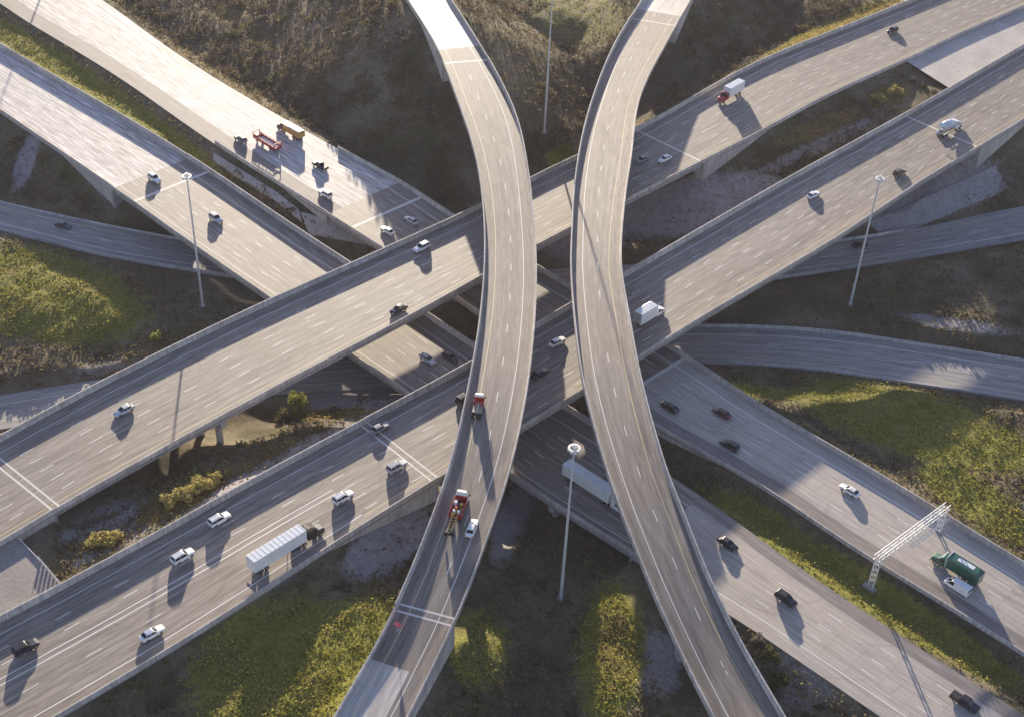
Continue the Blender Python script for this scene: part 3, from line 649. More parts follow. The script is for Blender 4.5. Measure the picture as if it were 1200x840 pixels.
    for sy in (-1,1):
        lampbox(root,'headlight',xf-.14,sy*.66,zf,M['lamp']); lampbox(root,'tail_light',xb+.04,sy*.70,zf+.12,M['red_l'])
        mb=MB(); mb.box(x3-.35,x3-.18,sy*(w3+.08)-.09,sy*(w3+.08)+.09,base+.02,base+.16); mb.build('mirror',m,root)
    if kind=='suv':
        for sy in (-1,1):
            mb=MB(); mb.bar((-1.7,sy*.6,1.82),(-.1,sy*.6,1.83),.025,4); mb.build('roof_rail',M['trim'],root)
def tractor_cab(root,x,m,sleeper=True,h=3.0,white_top=None,hood=True):
    """conventional truck cab whose front bumper is at x"""
    b=x; 
    if hood:
        mb=MB(); mb.loft([rr(b-.15,1.05,.55,1.25,.12,.1),rr(b-.35,1.12,.5,1.5,.15,.15),rr(b-1.7,1.15,.5,1.85,.15,.15)]); mb.build('hood',m,root); c1=b-1.65
    else: c1=b-.1
    c0=c1-(2.6 if sleeper else 1.7)
    mb=MB(); mb.loft([rr(c0,1.18,.6,h-.1,.12,.08),rr(c0+.1,1.2,.6,h,.14,.08),rr(c1-.75,1.2,.6,h-.05,.14,.1),rr(c1-.35,1.18,.6,2.1,.14,.05),rr(c1,1.15,.6,1.9,.14,.05)]); mb.build('cab',m if not white_top else m,root)
    mb=MB(); mb.add([(c1-.02,-1.0,1.92),(c1-.02,1.0,1.92),(c1-.72,.98,h-.16),(c1-.72,-.98,h-.16)],[(0,1,2,3)]); V=mb.v
    mb2=MB(); mb2.add([(a+.03,y,z+.04) for a,y,z in V]+[(a-.05,y,z-.05) for a,y,z in V],[(0,1,2,3),(7,6,5,4),(0,4,5,1),(1,5,6,2),(2,6,7,3),(3,7,4,0)]); mb2.build('windscreen',M['glass'],root)
    for sy in (-1,1):
        mb=MB(); mb.box(c1-1.35,c1-.65,sy*1.19-.025,sy*1.19+.025,1.75,2.45); mb.build('side_window',M['glass'],root)
        mb=MB(); mb.box(c1-.35,c1-.2,sy*1.42-.12,sy*1.42+.12,1.7,2.4); mb.build('mirror',M['trim'],root)
        lampbox(root,'headlight',b-.13,sy*.85,.95,M['lamp'],.05,.15,.12)
    mb=MB(); mb.box(b-.2,b,-1.2,1.2,.35,.65); mb.build('bumper',M['rim'],root)
    if sleeper or white_top:
        mb=MB(); t=h-.02; mb.loft([[(c0+.05,-1.05,t),(c0+.05,1.05,t),(c0+.05,.95,t+.75),(c0+.05,-.95,t+.75)],[(c0+.8,-1.05,t),(c0+.8,1.05,t),(c0+.8,.9,t+.65),(c0+.8,-.9,t+.65)],[(c1-.85,-.95,t),(c1-.85,.95,t),(c1-.85,.8,t+.1),(c1-.85,-.8,t+.1)]]); mb.build('roof_fairing',white_top or m,root)
    return c0
def chassis(root,x0,x1): 
    mb=MB(); mb.box(x0,x1,-.45,.45,.65,.95); mb.build('chassis',M['trim'],root)
def cargo(root,name,x0,x1,z0,z1,m,hw=1.28,ribs=0,panel=None):
    mb=MB(); mb.box(x0,x1,-hw,hw,z0,z1); o=mb.build(name,m,root,bevel=.05)
    for k in range(ribs):
        pass
    if ribs:
        mb=MB(); n=ribs
        for k in range(n+1):
            x=x0+.15+(x1-x0-.3)*k/n; mb.box(x-.05,x+.05,-hw+.06,hw-.06,z1-.002,z1+.035)
            for sy in (-1,1): mb.box(x-.04,x+.04,sy*(hw+.012)-.014,sy*(hw+.012)+.014,z0+.1,z1-.1)
        mb.build('side_ribs',m,o)
    return o
def semi(root,cabc,boxc,tl=14.6):
    # overall centre at x=0
    xf=(tl+4.6)/2; c0=tractor_cab(root,xf,pm(cabc),True); chassis(root,xf-7.2,xf-.5)
    x1=c0-.55; o=cargo(root,'trailer',x1-tl,x1,1.15,4.1,pm(boxc),1.3,ribs=12)
    wheels(root,(xf-1.2,xf-5.3,xf-6.5),1.2,.5,.3,(xf-5.3,xf-6.5)); wheels(root,(x1-tl+1.6,x1-tl+2.9),1.25,.5,.3,(x1-tl+1.6,x1-tl+2.9))
    mb=MB(); mb.box(x1-tl+.3,x1-.5,-.5,.5,.95,1.148); mb.build('trailer_frame',M['trim'],root)
    for sy in (-1,1):
        mb=MB(); mb.bar((x1-3.2,sy*.9,.3),(x1-3.2,sy*.9,1.15),.07,6); mb.build('landing_leg',M['trim'],root)
        lampbox(root,'tail_light',x1-tl-.01,sy*1.05,1.3,M['red_l'],.03,.12,.07)
    mb=MB(); mb.box(x1-tl-.02,x1-tl+.02,-1.2,1.2,.45,.6); mb.build('rear_guard',M['rim'],root)
def boxtruck(root,cabc,boxc,L=8.5,h=3.7,fairing=None):
    xf=L/2; c0=tractor_cab(root,xf,pm(cabc),False,2.7,None); chassis(root,-xf+.2,xf-.5)
    cargo(root,'cargo_box',-xf,c0-.15,1.05,h,pm(boxc),1.25,ribs=6)
    wheels(root,(xf-1.1,-xf+1.8),1.15,.46,.28,(-xf+1.8,))
    mb=MB(); mb.box(-xf-.02,-xf+.01,-1.0,1.0,1.2,h-.2); mb.build('rear_door',pm('silver' if boxc=='white' else boxc),root)
    for sy in (-1,1): lampbox(root,'tail_light',-xf-.02,sy*1.05,.95,M['red_l'],.03,.12,.07)
def refuse(root):
    L=10.8; xf=L/2; c0=tractor_cab(root,xf,pm('green'),False,2.8); chassis(root,-xf+.2,xf-.4)
    mb=MB(); x0,x1=-xf,c0-.2
    mb.loft([[(x,-1.28,1.05),(x,1.28,1.05),(x,1.3,3.45),(x,1.14,3.75+dz),(x,-1.14,3.75+dz),(x,-1.3,3.45)] for x,dz in((x0,-.25),(x0+.9,0),(x1,0))]); o=mb.build('container',pm('green'),root)
    mb=MB(); mb.box(x0+1.9,x0+5.6,-.62,.42,3.752,3.80); mb.build('roof_panel',pm('white'),o)
    mb=MB()
    for k in range(9): 
        x=x0+.3+(x1-x0-.6)*k/8
        for sy in(-1,1): mb.box(x-.06,x+.06,sy*1.31-.04,sy*1.31+.04,1.1,3.35)
    mb.build('side_ribs',pm('green'),o)
    for xx in (x1+.10,): 
        mb=MB(); mb.box(xx-.06,xx+.08,-1.3,1.3,1.0,3.9); mb.build('front_bulkhead',pm('white'),root)
    mb=MB(); mb.box(c0+.9,c0+1.1,-1.1,1.1,2.83,2.98); mb.build('light_bar',pm('white'),root)
    wheels(root,(xf-1.2,-xf+1.6,-xf+2.9),1.2,.5,.3,(-xf+1.6,-xf+2.9))
    for sy in (-1,1): lampbox(root,'tail_light',-xf-.02,sy*1.05,.95,M['red_l'],.03,.12,.07)
def flatbed(root):
    # red low trailer with raised rails and end frames, pulled by a small red drawbar unit
    L=10.5; x0,x1=-L/2,L/2
    mb=MB(); mb.box(x0,x1,-1.25,1.25,1.0,1.18); mb.build('deck_floor',pm('white'),root)
    for sy in (-1,1):
        mb=MB(); mb.box(x0,x1,sy*1.28-.06,sy*1.28+.06,.85,1.85); mb.box(x0,x1,sy*1.22-.05,sy*1.22+.05,2.15,2.32)
        for k in range(7): x=x0+.1+(x1-x0-.2)*k/6; mb.box(x-.06,x+.06,sy*1.25-.05,sy*1.25+.05,1.35,2.16)
        mb.build('side_rail',pm('red'),root)
    for x in (x0,x1):
        mb=MB(); mb.box(x-.12,x+.12,-1.3,1.3,.9,1.5)
        for y in (-1.22,1.22): mb.box(x-.10,x+.10,y-.08,y+.08,1.5,2.9)
        mb.box(x-.10,x+.10,-1.3,1.3,2.75,2.95); mb.box(x-.06,x+.06,-1.2,1.2,1.9,2.1); mb.build('end_frame',pm('red'),root)
    mb=MB(); mb.box(x1-1.6,x1-.2,-1.1,1.1,1.18,2.1); mb.build('winch_box',pm('red'),root)
    mb=MB(); mb.box(x0+2.2,x0+4.2,-1.45,-1.3,.55,1.0); mb.build('tool_box',pm('white'),root)
    chassis(root,x0+.2,x1-.2); wheels(root,(x0+1.4,x0+2.7,x1-1.6),1.2,.48,.3,(x0+1.4,x0+2.7))
def dumper(root):
    L=11.2; xf=L/2; c0=tractor_cab(root,xf,pm('dark_red'),False,2.9); chassis(root,-xf+.2,xf-.4); x0,x1=-xf,c0-.2
    mb=MB(); t=.1
    mb.loft([[(x,-1.25,1.1),(x,1.25,1.1),(x,1.33,3.1),(x,-1.33,3.1)] for x in (x0,x1)]); o=mb.build('dump_body',pm('gold'),root)
    mb=MB(); mb.box(x0+.15,x1-.15,-1.18,1.18,3.102,3.2); mb.build('tarpaulin',pm('white'),o)
    for k in range(4):
        mb=MB(); x=x0+.8+k*1.35; mb.bar((x,-1.2,3.15),(x,0,3.5),.05,5); mb.bar((x,0,3.5),(x,1.2,3.15),.05,5); mb.build('cover_hoop',M['trim'],o)
    mb=MB()
    for k in range(6):
        x=x0+.2+(x1-x0-.4)*k/5
        for sy in (-1,1): mb.box(x-.07,x+.07,sy*1.34-.05,sy*1.34+.05,1.2,3.05)
    mb.build('side_ribs',pm('gold'),o)
    mb=MB(); mb.box(x1-.05,x1+.9,-1.2,1.2,3.0,3.15); mb.build('cab_guard',pm('dark_red'),root)
    wheels(root,(xf-1.2,-xf+1.5,-xf+2.8),1.2,.5,.3,(-xf+1.5,-xf+2.8))
def crane_truck(root):
    # white-topped cab leading, red equipment body full of gear and a yellow boom frame trailing behind
    xf=6.6; c0=tractor_cab(root,xf,pm('white'),False,2.9,pm('white'),hood=False); chassis(root,-3.0,xf-.4)
    x0=c0-5.6; x1=c0-.15
    mb=MB(); mb.box(x0,x1,-1.25,1.25,1.0,1.3)
    for sy in (-1,1): mb.box(x0,x1,sy*1.22-.06,sy*1.22+.06,1.3,2.3)
    mb.box(x1-.12,x1,-1.2,1.2,1.3,2.7); mb.build('equipment_body',pm('red'),root)
    rn=random.Random(3)
    for k in range(13):
        mb=MB(); x=rn.uniform(x0+.4,x1-.5); y=rn.uniform(-.85,.85); s=rn.uniform(.18,.38); z=1.3; mb.box(x-s*1.2,x+s*1.2,y-s,y+s,z,z+rn.uniform(.5,1.3)); mb.build('crate',pm(rn.choice(['red','red','dark_red','white','gold'])),root,bevel=.03)
    mb=MB()
    for sy in (-1,1): mb.bar((x0+.3,sy*.55,2.0),(x0-4.6,sy*.35,1.3),.13,6)
    for k in range(6): x=x0-.5-k*.75; z=1.88-k*.11; mb.bar((x,-.5,z),(x-.4,.5,z-.06),.06,5)
    mb.build('boom',pm('gold'),root)
    mb=MB(); mb.box(x0-4.9,x0-4.2,-.7,.7,.6,1.4); mb.build('drawbar_axle',M['trim'],root)
    wheels(root,(xf-1.2,x0+.9,x0+2.2),1.2,.5,.3,(x0+.9,)); wheels(root,(x0-4.4,),1.0,.42,.26)
def wrecker(root):
    # red tractor with white high cab and a low pinkish tow boom behind
    xf=3.9; c0=tractor_cab(root,xf,pm('red'),False,3.0,pm('white'),hood=False); chassis(root,-3.6,xf-.4)
    mb=MB(); mb.box(c0-.9,c0-.1,-1.15,1.15,1.0,2.3); mb.build('tool_locker',pm('red'),root)
    mb=MB(); mb.box(c0-4.0,c0-.95,-1.15,1.15,.95,1.15); mb.build('rear_deck',pm('beige'),root)
    mb=MB(); mb.bar((c0-1.1,0,2.2),(c0-4.3,0,1.6),.16,6); mb.bar((c0-1.1,-.6,2.2),(c0-4.1,0,1.6),.09,6); mb.bar((c0-1.1,.6,2.2),(c0-4.1,0,1.6),.09,6); mb.build('tow_boom',pm('beige'),root)
    wheels(root,(xf-1.1,-1.6,-2.9),1.15,.5,.3,(-1.6,-2.9))
def mixer(root):
    # pale blue and white concrete mixer: slanted drum, chute and water tank behind the cab
    xf=4.8; c0=tractor_cab(root,xf,pm('white'),False,2.9); chassis(root,-4.6,xf-.4)
    mb=MB(); prof=[(-4.3,.55),(-3.8,.8),(-2.2,1.28),(-.4,1.32),(.55,.95),(.9,.5)]
    rings=[]
    for x,r in prof:
        rings.append([(x,r*math.cos(t),2.45+(-x)*.16+r*math.sin(t)) for t in [2*math.pi*k/18 for k in range(18)]])
    mb.loft(rings); dr=mb.build('mixer_drum',pm('pale_blue'),root)
    mb=MB()
    for q in (0,1):
        for k in range(40):
            t=k/40; i=t*4.5-3.9; r=np.interp(i,[p[0] for p in prof],[p[1] for p in prof])+.02; a=t*9+q*math.pi; zc=2.45-i*.16
            mb.box(i-.09,i+.09,r*math.cos(a)-.09,r*math.cos(a)+.09,zc+r*math.sin(a)-.03,zc+r*math.sin(a)+.03)
    mb.build('drum_stripe',pm('white'),dr)
    mb=MB(); mb.loft([[(-4.0,-.5,3.6),(-4.0,.5,3.6),(-4.0,.7,4.1),(-4.0,-.7,4.1)],[(-5.1,-.4,3.2),(-5.1,.4,3.2),(-5.1,.6,3.7),(-5.1,-.6,3.7)]]); mb.build('hopper',pm('white'),root)
    mb=MB(); mb.loft([[(-4.6,-.3,2.4),(-4.6,.3,2.4),(-4.6,.3,2.5),(-4.6,-.3,2.5)],[(-6.0,-.3,1.4),(-6.0,.3,1.4),(-6.0,.3,1.5),(-6.0,-.3,1.5)]]); mb.build('chute',pm('silver'),root)
    mb=MB(); mb.bar((c0-.4,-1.1,1.6),(c0-.4,1.1,1.6),.4,12); mb.build('water_tank',pm('silver'),root)
    for sy in (-1,1):
        mb=MB(); mb.box(-4.3,-1.7,sy*1.05-.22,sy*1.05+.22,1.02,1.08); mb.build('mudguard',pm('white'),root)
    wheels(root,(xf-1.2,-2.4,-3.7),1.2,.5,.3,(-2.4,-3.7))
CARG='cars driving on the freeways'; TRG='trucks driving on the freeways'
def place(key,u,v,d,kind,color,label,cat=None,lane=None,box=None):
    rd=RD[key]; s=rd.sp(u,v); z=float(np.interp(s,rd.s,rd.c[:,2])); up=1.6 if kind in TR else .7
    p=gp(u,v,z+up); s=rd.s[int(np.argmin(((rd.c[:,:2]-p[:2])**2).sum(1)))]; z=float(np.interp(s,rd.s,rd.c[:,2]))
    names={'sedan':('car','car'),'suv':('suv','car'),'van':('van','van'),'pickup':('pickup_truck','pickup truck')}
    nm,ct=names.get(kind,(TRN.get(kind,'truck'),'truck'))
    e=empty(nm,(p[0],p[1],z+.012),rd.head(s)+(0 if d>0 else math.pi))
    if kind=='mixer': e.scale=(1.22,1.1,1.1)
    if kind=='wrecker': e.scale=(.78,.9,.9)
    if kind=='crane': e.scale=(.88,1,1)
    if kind in TR: TR[kind](e,*(color if isinstance(color,tuple) else ()))
    else: car(kind,color,e)
    tag(e,label,cat or ct,TRG if kind in TR else CARG); return e
TR={'semi':semi,'boxtruck':boxtruck,'refuse':refuse,'flatbed':flatbed,'dumper':dumper,'crane':crane_truck,'wrecker':wrecker,'mixer':mixer}
TRN={'semi':'semi_truck','boxtruck':'box_truck','refuse':'container_truck','flatbed':'flatbed_trailer','dumper':'dump_truck','crane':'equipment_truck','wrecker':'tow_truck','mixer':'concrete_mixer_truck'}
# upper freeway F2 (towards the lower left)
place('F2',145,480,-1,'sedan','silver','silver car alone on the long diagonal bridge near the left edge')
place('F2',494,290,-1,'suv','white','white car in the barrier shadow just left of the curved ramp')
place('F2',467,362,-1,'sedan','black','black car near the lower barrier of the diagonal bridge')
place('F2',779,186,-1,'sedan','white','white car in shadow beside the right hand curved ramp')
place('F2',752,187,-1,'sedan','grey','grey car in shadow closest to the right hand curved ramp, half hidden')
place('F2',1046,36,-1,'suv','black','black car at the far top right of the upper freeway')
place('F2',856,109,-1,'boxtruck',('red','white',11.5,4.2),'white box truck with dark red cab on the upper right freeway')
# F3 (towards the upper right)
place('F3',30,758,1,'suv','black','dark car with a pale roof reflection nearest the lower left corner')
place('F3',178,741,1,'sedan','white','white car nearest the bottom barrier of the lower left freeway')
place('F3',214,651,1,'suv','white','white car left of the long semi trailer')
place('F3',257,608,1,'suv','white','white car touching the barrier shadow above the long semi trailer')
place('F3',402,582,1,'suv','white','pale car just right of the dark cab of the silver semi truck')
place('F3',465,546,1,'suv','silver','silver car right of the double expansion joint')
place('F3',445,501,1,'sedan','grey','grey car in the barrier shadow at the double expansion joint')
place('F3',545,466,1,'suv','black','dark car half hidden behind the barrier of the left curved ramp')
place('F3',632,437,1,'sedan','black','dark car in deep shadow between the two curved ramps')
place('F3',653,400,1,'sedan','white','pale car in shade peeping out left of the right hand ramp')
place('F3',953,228,1,'sedan','white','white car on the right part of the central diagonal bridge')
place('F3',1054,202,1,'suv','brown','brown car beside the round lamp head on the right')
place('F3',337,639,1,'semi',('black','white',12.6),'long semi truck with silver trailer and dark cab on the lower left freeway')
place('F3',762,368,1,'boxtruck',('white','white',9.6,4.2),'all white box truck just right of the curved ramp')
place('F3',1113,149,1,'mixer',(),'pale blue and white concrete mixer truck near the right edge')
# F1a (towards the lower right)
place('F1a',181,209,1,'suv','white','white car on the light joint band of the upper left freeway')
place('F1a',253,256,1,'suv','silver','silver car right of the tall lamp pole on the left bridge')
place('F1a',501,420,1,'sedan','silver','silver car in the dark gap between the two diagonal bridges')
place('F1a',528,418,1,'sedan','black','black car next to the silver one in the dark gap under the bridges')
place('F1a',700,574,1,'semi',('white','white',13.2),'semi truck with long pale trailer in shadow, partly under the right hand ramp')
place('F1a',853,636,1,'sedan','black','black car just right of the curved ramp on the lower right freeway')
place('F1a',921,701,1,'suv','black','black car in full sun in the middle of the lower right freeway')
place('F1a',1131,822,1,'pickup','black','black pickup truck in the lower right corner')
# F1b (towards the upper left)
place('F1b',282,163,-1,'suv','grey','dark grey car left of the red flatbed trailer')
place('F1b',313,165,-1,'flatbed',(),'red flatbed trailer with open rails and white floor','trailer')
place('F1b',340,152,-1,'dumper',(),'golden yellow dump truck with dark red cab')
place('F1b',375,194,-1,'pickup','black','black pickup truck on the bright upper left freeway')
place('F1b',381,227,-1,'suv','white','white car directly below the black pickup truck')
place('F1b',454,270,-1,'sedan','white','white car right of the light joint band, in the sun')
place('F1b',482,258,-1,'sedan','silver','pale car in shadow close to the far barrier and the curved ramp')
place('F1b',785,476,-1,'sedan','black','black car in shade close to the right hand ramp')
place('F1b',846,483,-1,'sedan','dark_red','dark red car in shade on the lower right freeway')
place('F1b',855,521,-1,'suv','black','black car in shade nearest the green median')
place('F1b',996,574,-1,'sedan','white','white car in the sun left of the sign gantry')
place('F1b',1121,664,-1,'refuse',(),'dark green container truck with a white roof panel')
place('F1b',1122,687,-1,'van','white','white van driving alongside the green container truck')
# local roads and ramp
place('L1',74,264,1,'sedan','dark_blue','dark car alone on the shaded road at the left edge')
place('L1',1008,287,1,'sedan','black','dark car behind the lamp pole on the shaded road at the right')
place('A',560,475,1,'wrecker',(),'small red tow truck with white cab roof on the left curved ramp')
place('A',534,602,1,'crane',(),'red equipment truck with white cab top and yellow boom on the curved ramp')
place('A',553,617,1,'sedan','white','white car beside the red equipment truck on the curved ramp')

# ------------------------------------------------------------------ high mast lamps, gantry, sign, fence
def mast(u,v,z,h,label,u2=None):
    p=gp(u,v,z); gz=ground_at(p[0],p[1]); 
    for _ in range(3): p=gp(u,v,gz); gz=ground_at(p[0],p[1])
    e=empty('high_mast_lamp',(p[0],p[1],gz)); 
    mb=MB(); mb.bar((0,0,-.5),(0,0,.5),.75,12); mb.build('footing',M['con2'],e)
    mb=MB(); mb.bar((0,0,.3),(0,0,h),.36,12,.15); mb.build('pole',M['galv'],e)
    mb=MB(); R=.98; n=28; rings=[]
    for k in range(n):
        t=2*math.pi*k/n; rings.append([((R+a)*math.cos(t),(R+a)*math.sin(t),h-.7+b) for a,b in((-.2,-.12),(.2,-.12),(.2,.14),(-.2,.14))])
    rings.append(rings[0]); mb.loft(rings,cap=False)
    for k in range(4): t=math.pi*k/2+.3; mb.bar((0,0,h-.7),(R*math.cos(t),R*math.sin(t),h-.7),.06,5)
    mb.bar((0,0,h-1.1),(0,0,h+.25),.30,12); mb.build('lamp_ring',M['galvw'],e)
    for k in range(8):
        t=2*math.pi*k/8+.2; c,s=math.cos(t),math.sin(t); mb=MB(); q=R+.02
        mb.loft([[(q*c+r*math.cos(a),q*s+r*math.sin(a),zz) for a in [2*math.pi*j/10 for j in range(10)]] for r,zz in((.12,h-.82),(.22,h-.9),(.27,h-1.15),(.25,h-1.22))]); mb.build('floodlight',M['galvw'],e)
    tag(e,label,'lamp post','tall high mast lamps'); return e
mast(238,360,1,40.2,'tall lamp pole on the left, ring head beside the light joint band')
mast(996,358,1,40.2,'tall lamp pole on the right whose ring head stands over the freeway')
mast(657,702,0,41.3,'tall lamp pole between the curved ramps whose ring head hides part of the semi trailer')
mast(638,153,1,48,'tall lamp pole at the top between the ramps, head outside the picture')
mast(78,-70,5,42,'lamp pole beyond the top left corner, only its shadow crosses the bright freeway')
def gantry():
    rd=RD['F1b']; p=gp(1022,680,6.2); q=gp(1099,622,6.2); p=Vector(p);q=Vector(q); 
    p.z=ground_at(p.x,p.y); q.z=ground_at(q.x,q.y); d=(q-p); d.z=0; L=d.length; a=math.atan2(d.y,d.x)
    e=empty('sign_gantry',p,a); h=8.2; w=.6
    for nm,x in (('support_frame',0),('support_frame',L)):
        z0=(q.z-p.z-.5) if x else -.5; mb=MB()
        for y in (-w,w): mb.bar((x,y,z0),(x,y,h+1.25),.16,8)
        n=5
        for k in range(n): z=.6+k*(h-.6)/n; mb.bar((x,-w,z),(x,w,z),.10,6); mb.bar((x,-w,z),(x,w,z+(h-.6)/n),.07,5)
        mb.build(nm,M['galvw'],e)
        mb=MB(); mb.box(x-.9,x+.9,-1.4,1.4,z0,z0+.75); mb.build('footing',M['con'],e)
    mb=MB()
    for y in (-w,w):
        for z in (h,h+1.25): mb.bar((-.9,y,z),(L+.9,y,z),.10,8)
    mb.build('truss_chords',M['galvw'],e)
    mb=MB(); n=int(L/1.5)
    for k in range(n+1):
        x=L*k/n
        for z in(h,h+1.25): mb.bar((x,-w,z),(x,w,z),.05,5)
        for y in(-w,w):
            mb.bar((x,y,h),(x,y,h+1.25),.05,5)
            if k<n: mb.bar((x,y,h if k%2 else h+1.25),(x+L/n,y,h+1.25 if k%2 else h),.042,5)
        if k<n: mb.bar((x,-w if k%2 else w,h+1.25),(x+L/n,w if k%2 else -w,h+1.25),.042,5)
    mb.build('truss_braces',M['galvw'],e)
    mb=MB(); y=-w-1.3
    for yy in (y-.35,y+.35): mb.bar((L*.38,yy,h-.5),(L*.93,yy,h-.5),.07,5)
    mb.bar((L*.38,y-.35,h+.5),(L*.93,y-.35,h+.5),.04,5)
    for k in range(12): x=L*.38+L*.55*k/11; mb.bar((x,y-.35,h-.5),(x,-w,h),.06,5); mb.bar((x,y-.35,h-.5),(x,y-.35,h+.5),.04,5); mb.bar((x,y-.35,h-.5),(x,y+.35,h-.5),.05,4)
    mb.build('catwalk',M['galv'],e)
    tag(e,'white lattice sign gantry spanning the lower right freeway','gantry')
gantry()
def diamond_sign():
    rd=RD['A']; s=rd.sp(466,735); z=float(np.interp(s,rd.s,rd.c[:,2])); p=gp(466,731,z+1.9)
    e=empty('warning_sign',(p[0],p[1],z+.01),rd.head(s)-math.pi/2)
    mb=MB(); c=1.8; a=.75; mb.add([(0,y,c-a) for y in()] or [(x,y,zz) for y in(-.02,.02) for x,zz in((0,c-a),(a,c),(0,c+a),(-a,c))],[(0,1,2,3),(7,6,5,4),(0,4,5,1),(1,5,6,2),(2,6,7,3),(3,7,4,0)])
    m,_,b=newmat('sign_face',.5,(.75,.16,.17)); mb.build('sign_panel',m,e)
    mb=MB(); mb.bar((0,.05,0),(0,.05,c+.5),.035,6); 
    for x,y in((-.6,-.5),(.6,-.5),(-.6,.5),(.6,.5)): mb.bar((0,.05,.5),(x,y,0),.03,5)
    mb.build('stand',M['galv'],e); tag(e,'small pinkish red diamond warning sign at the left barrier of the curved ramp','sign')
diamond_sign()
def fence():
    z=13.9; P0=Vector(gp(22,630,14.6)); P1=Vector(gp(46,656,14.6)); P2=Vector(gp(70,684,14.6)); 
    for q in (P0,P1,P2): q.z=z
    e=empty('end_guardrail',P0); f=lambda q:q-P0
    mb=MB(); a,b=f(P0),f(P1); d=(b-a).normalized(); n=Vector((-d.y,d.x,0))
    mb.loft([[tuple(t+n*o+Vector((0,0,zz))) for o,zz in((0,.5),(.05,.5),(.09,.6),(.05,.68),(.09,.78),(.05,.85),(0,.85))] for t in (a,(a+b)/2,b)]); mb.build('rail',M['galvw'],e)
    n_=9
    for k in range(n_):
        t=k/(n_-1); q=a+(b-a)*t; mb=MB(); mb.box(q.x-.07,q.x+.07,q.y-.09,q.y+.09,-.4,.8); mb.build('post',M['galv'],e)
    tag(e,'low white guardrail closing the end of the paved median at the left edge','guardrail')
    e=empty('panel_fence',P1); a=Vector((0,0,0)); b=P2-P1; nn=6; 
    for k in range(nn+1):
        q=b*(k/nn); mb=MB(); mb.bar((q.x,q.y,-.4),(q.x,q.y,1.9),.07,6); mb.build('post',M['galv'],e)
        if k<nn:
            q2=b*((k+.62)/nn); q1=b*((k+.12)/nn); dd=b.normalized(); n2=Vector((-dd.y,dd.x,0))*.04
            mb=MB(); mb.add([tuple(x) for x in (q1-n2+Vector((0,0,.2)),q2-n2+Vector((0,0,.2)),q2-n2+Vector((0,0,1.6)),q1-n2+Vector((0,0,1.6)),q1+n2+Vector((0,0,.2)),q2+n2+Vector((0,0,.2)),q2+n2+Vector((0,0,1.6)),q1+n2+Vector((0,0,1.6)))],[(0,1,2,3),(7,6,5,4),(0,4,5,1),(1,5,6,2),(2,6,7,3),(3,7,4,0)]); mb.build('panel',M['galvw'],e)
    tag(e,'short fence of pale upright panels between the median end and the barrier','fence')
fence()
# concrete slope paving under and beside the bridges
def slope_patch(pts,name,label,mat):
    # pts: picture points of the outline, laid on the ground and raised a little
    P=[]
    for u,v in pts:
        z=2.0
        for _ in range(12):
            p=gp(u,v,z); z=.5*z+.5*ground_at(p[0],p[1])
        P.append(np.array([p[0],p[1]]))
    a,b,c,d=P; n=22; mb=MB(); V=[]
    XX=[];YY=[]
    for i in range(n+1):
        for j in range(n+1):
            s,t=i/n,j/n; q=(a*(1-s)+b*s)*(1-t)+(d*(1-s)+c*s)*t; XX.append(q[0]);YY.append(q[1])
    ZZ=terrain_h(np.array(XX),np.array(YY)); V=[(x,y,z+.4) for x,y,z in zip(XX,YY,ZZ)]; low=[(x,y,z-.9) for x,y,z in V]
    m=n+1; mb.add(V,[(i*m+j,(i+1)*m+j,(i+1)*m+j+1,i*m+j+1) for i in range(n) for j in range(n)],[[(V[k][0],V[k][1]) for k in (i*m+j,(i+1)*m+j,(i+1)*m+j+1,i*m+j+1)] for i in range(n) for j in range(n)])
    rim=[i*m for i in range(m)]+[n*m+j for j in range(1,m)]+[i*m+n for i in range(n-1,-1,-1)]+[j for j in range(n-1,0,-1)]
    k=len(rim); mb.add([V[i] for i in rim]+[low[i] for i in rim],[(i,(i+1)%k,k+(i+1)%k,k+i) for i in range(k)])
    return tag(mb.build(name,mat),label,'slope paving','concrete slope paving below the bridges')
slope_patch([(1018,262),(1165,196),(1182,222),(1040,278)],'slope_paving','grey concrete paved slope under the right edge bridge beside the shaded road',M['slab'])

slope_patch([(251,181),(350,247),(354,262),(249,189)],'retaining_wall','long narrow concrete strip in the gully between the two upper left freeways',M['con2'])
slope_patch([(352,250),(412,268),(440,291),(362,276)],'slope_paving','ribbed concrete slope under the bridge end between the two upper left freeways',M['con2'])
# ------------------------------------------------------------------ vegetation
def leafmat(name,c1,c2,sc=.6):
    m,nt,b=newmat(name,.85,spec=.2); g=nd(nt,'ShaderNodeNewGeometry'); n=noisetex(nt,g.outputs['Position'],sc,3)
    a=mixc(nt,ramp(nt,n,[(.38,0.0),(.62,1.0)]),c1,c2); a=mixc(nt,1.0,a,ramp(nt,g.outputs['Random Per Island'],[(0,.6),(1,1.25)]),'MULTIPLY')
    nt.links.new(a,b.inputs['Base Color']); b.inputs['Subsurface Weight'].default_value=0
    tr=nd(nt,'ShaderNodeBsdfTranslucent'); nt.links.new(a,tr.inputs[0]); mx=nd(nt,'ShaderNodeMixShader'); mx.inputs[0].default_value=.3
    nt.links.new(b.outputs[0],mx.inputs[1]); nt.links.new(tr.outputs[0],mx.inputs[2]); nt.links.new(mx.outputs[0],nt.nodes['Material Output'].inputs[0]); return m
M['brush']=leafmat('dry_brush',(.17,.13,.07),(.11,.10,.045),.12); M['brushG']=leafmat('grey_twigs',(.21,.18,.14),(.15,.125,.09),.15)
M['leafG']=leafmat('olive_leaves',(.075,.085,.022),(.12,.105,.035)); M['leafY']=leafmat('golden_leaves',(.54,.46,.15),(.38,.31,.11)); M['leafL']=leafmat('yellow_green_leaves',(.30,.30,.06),(.20,.22,.05))
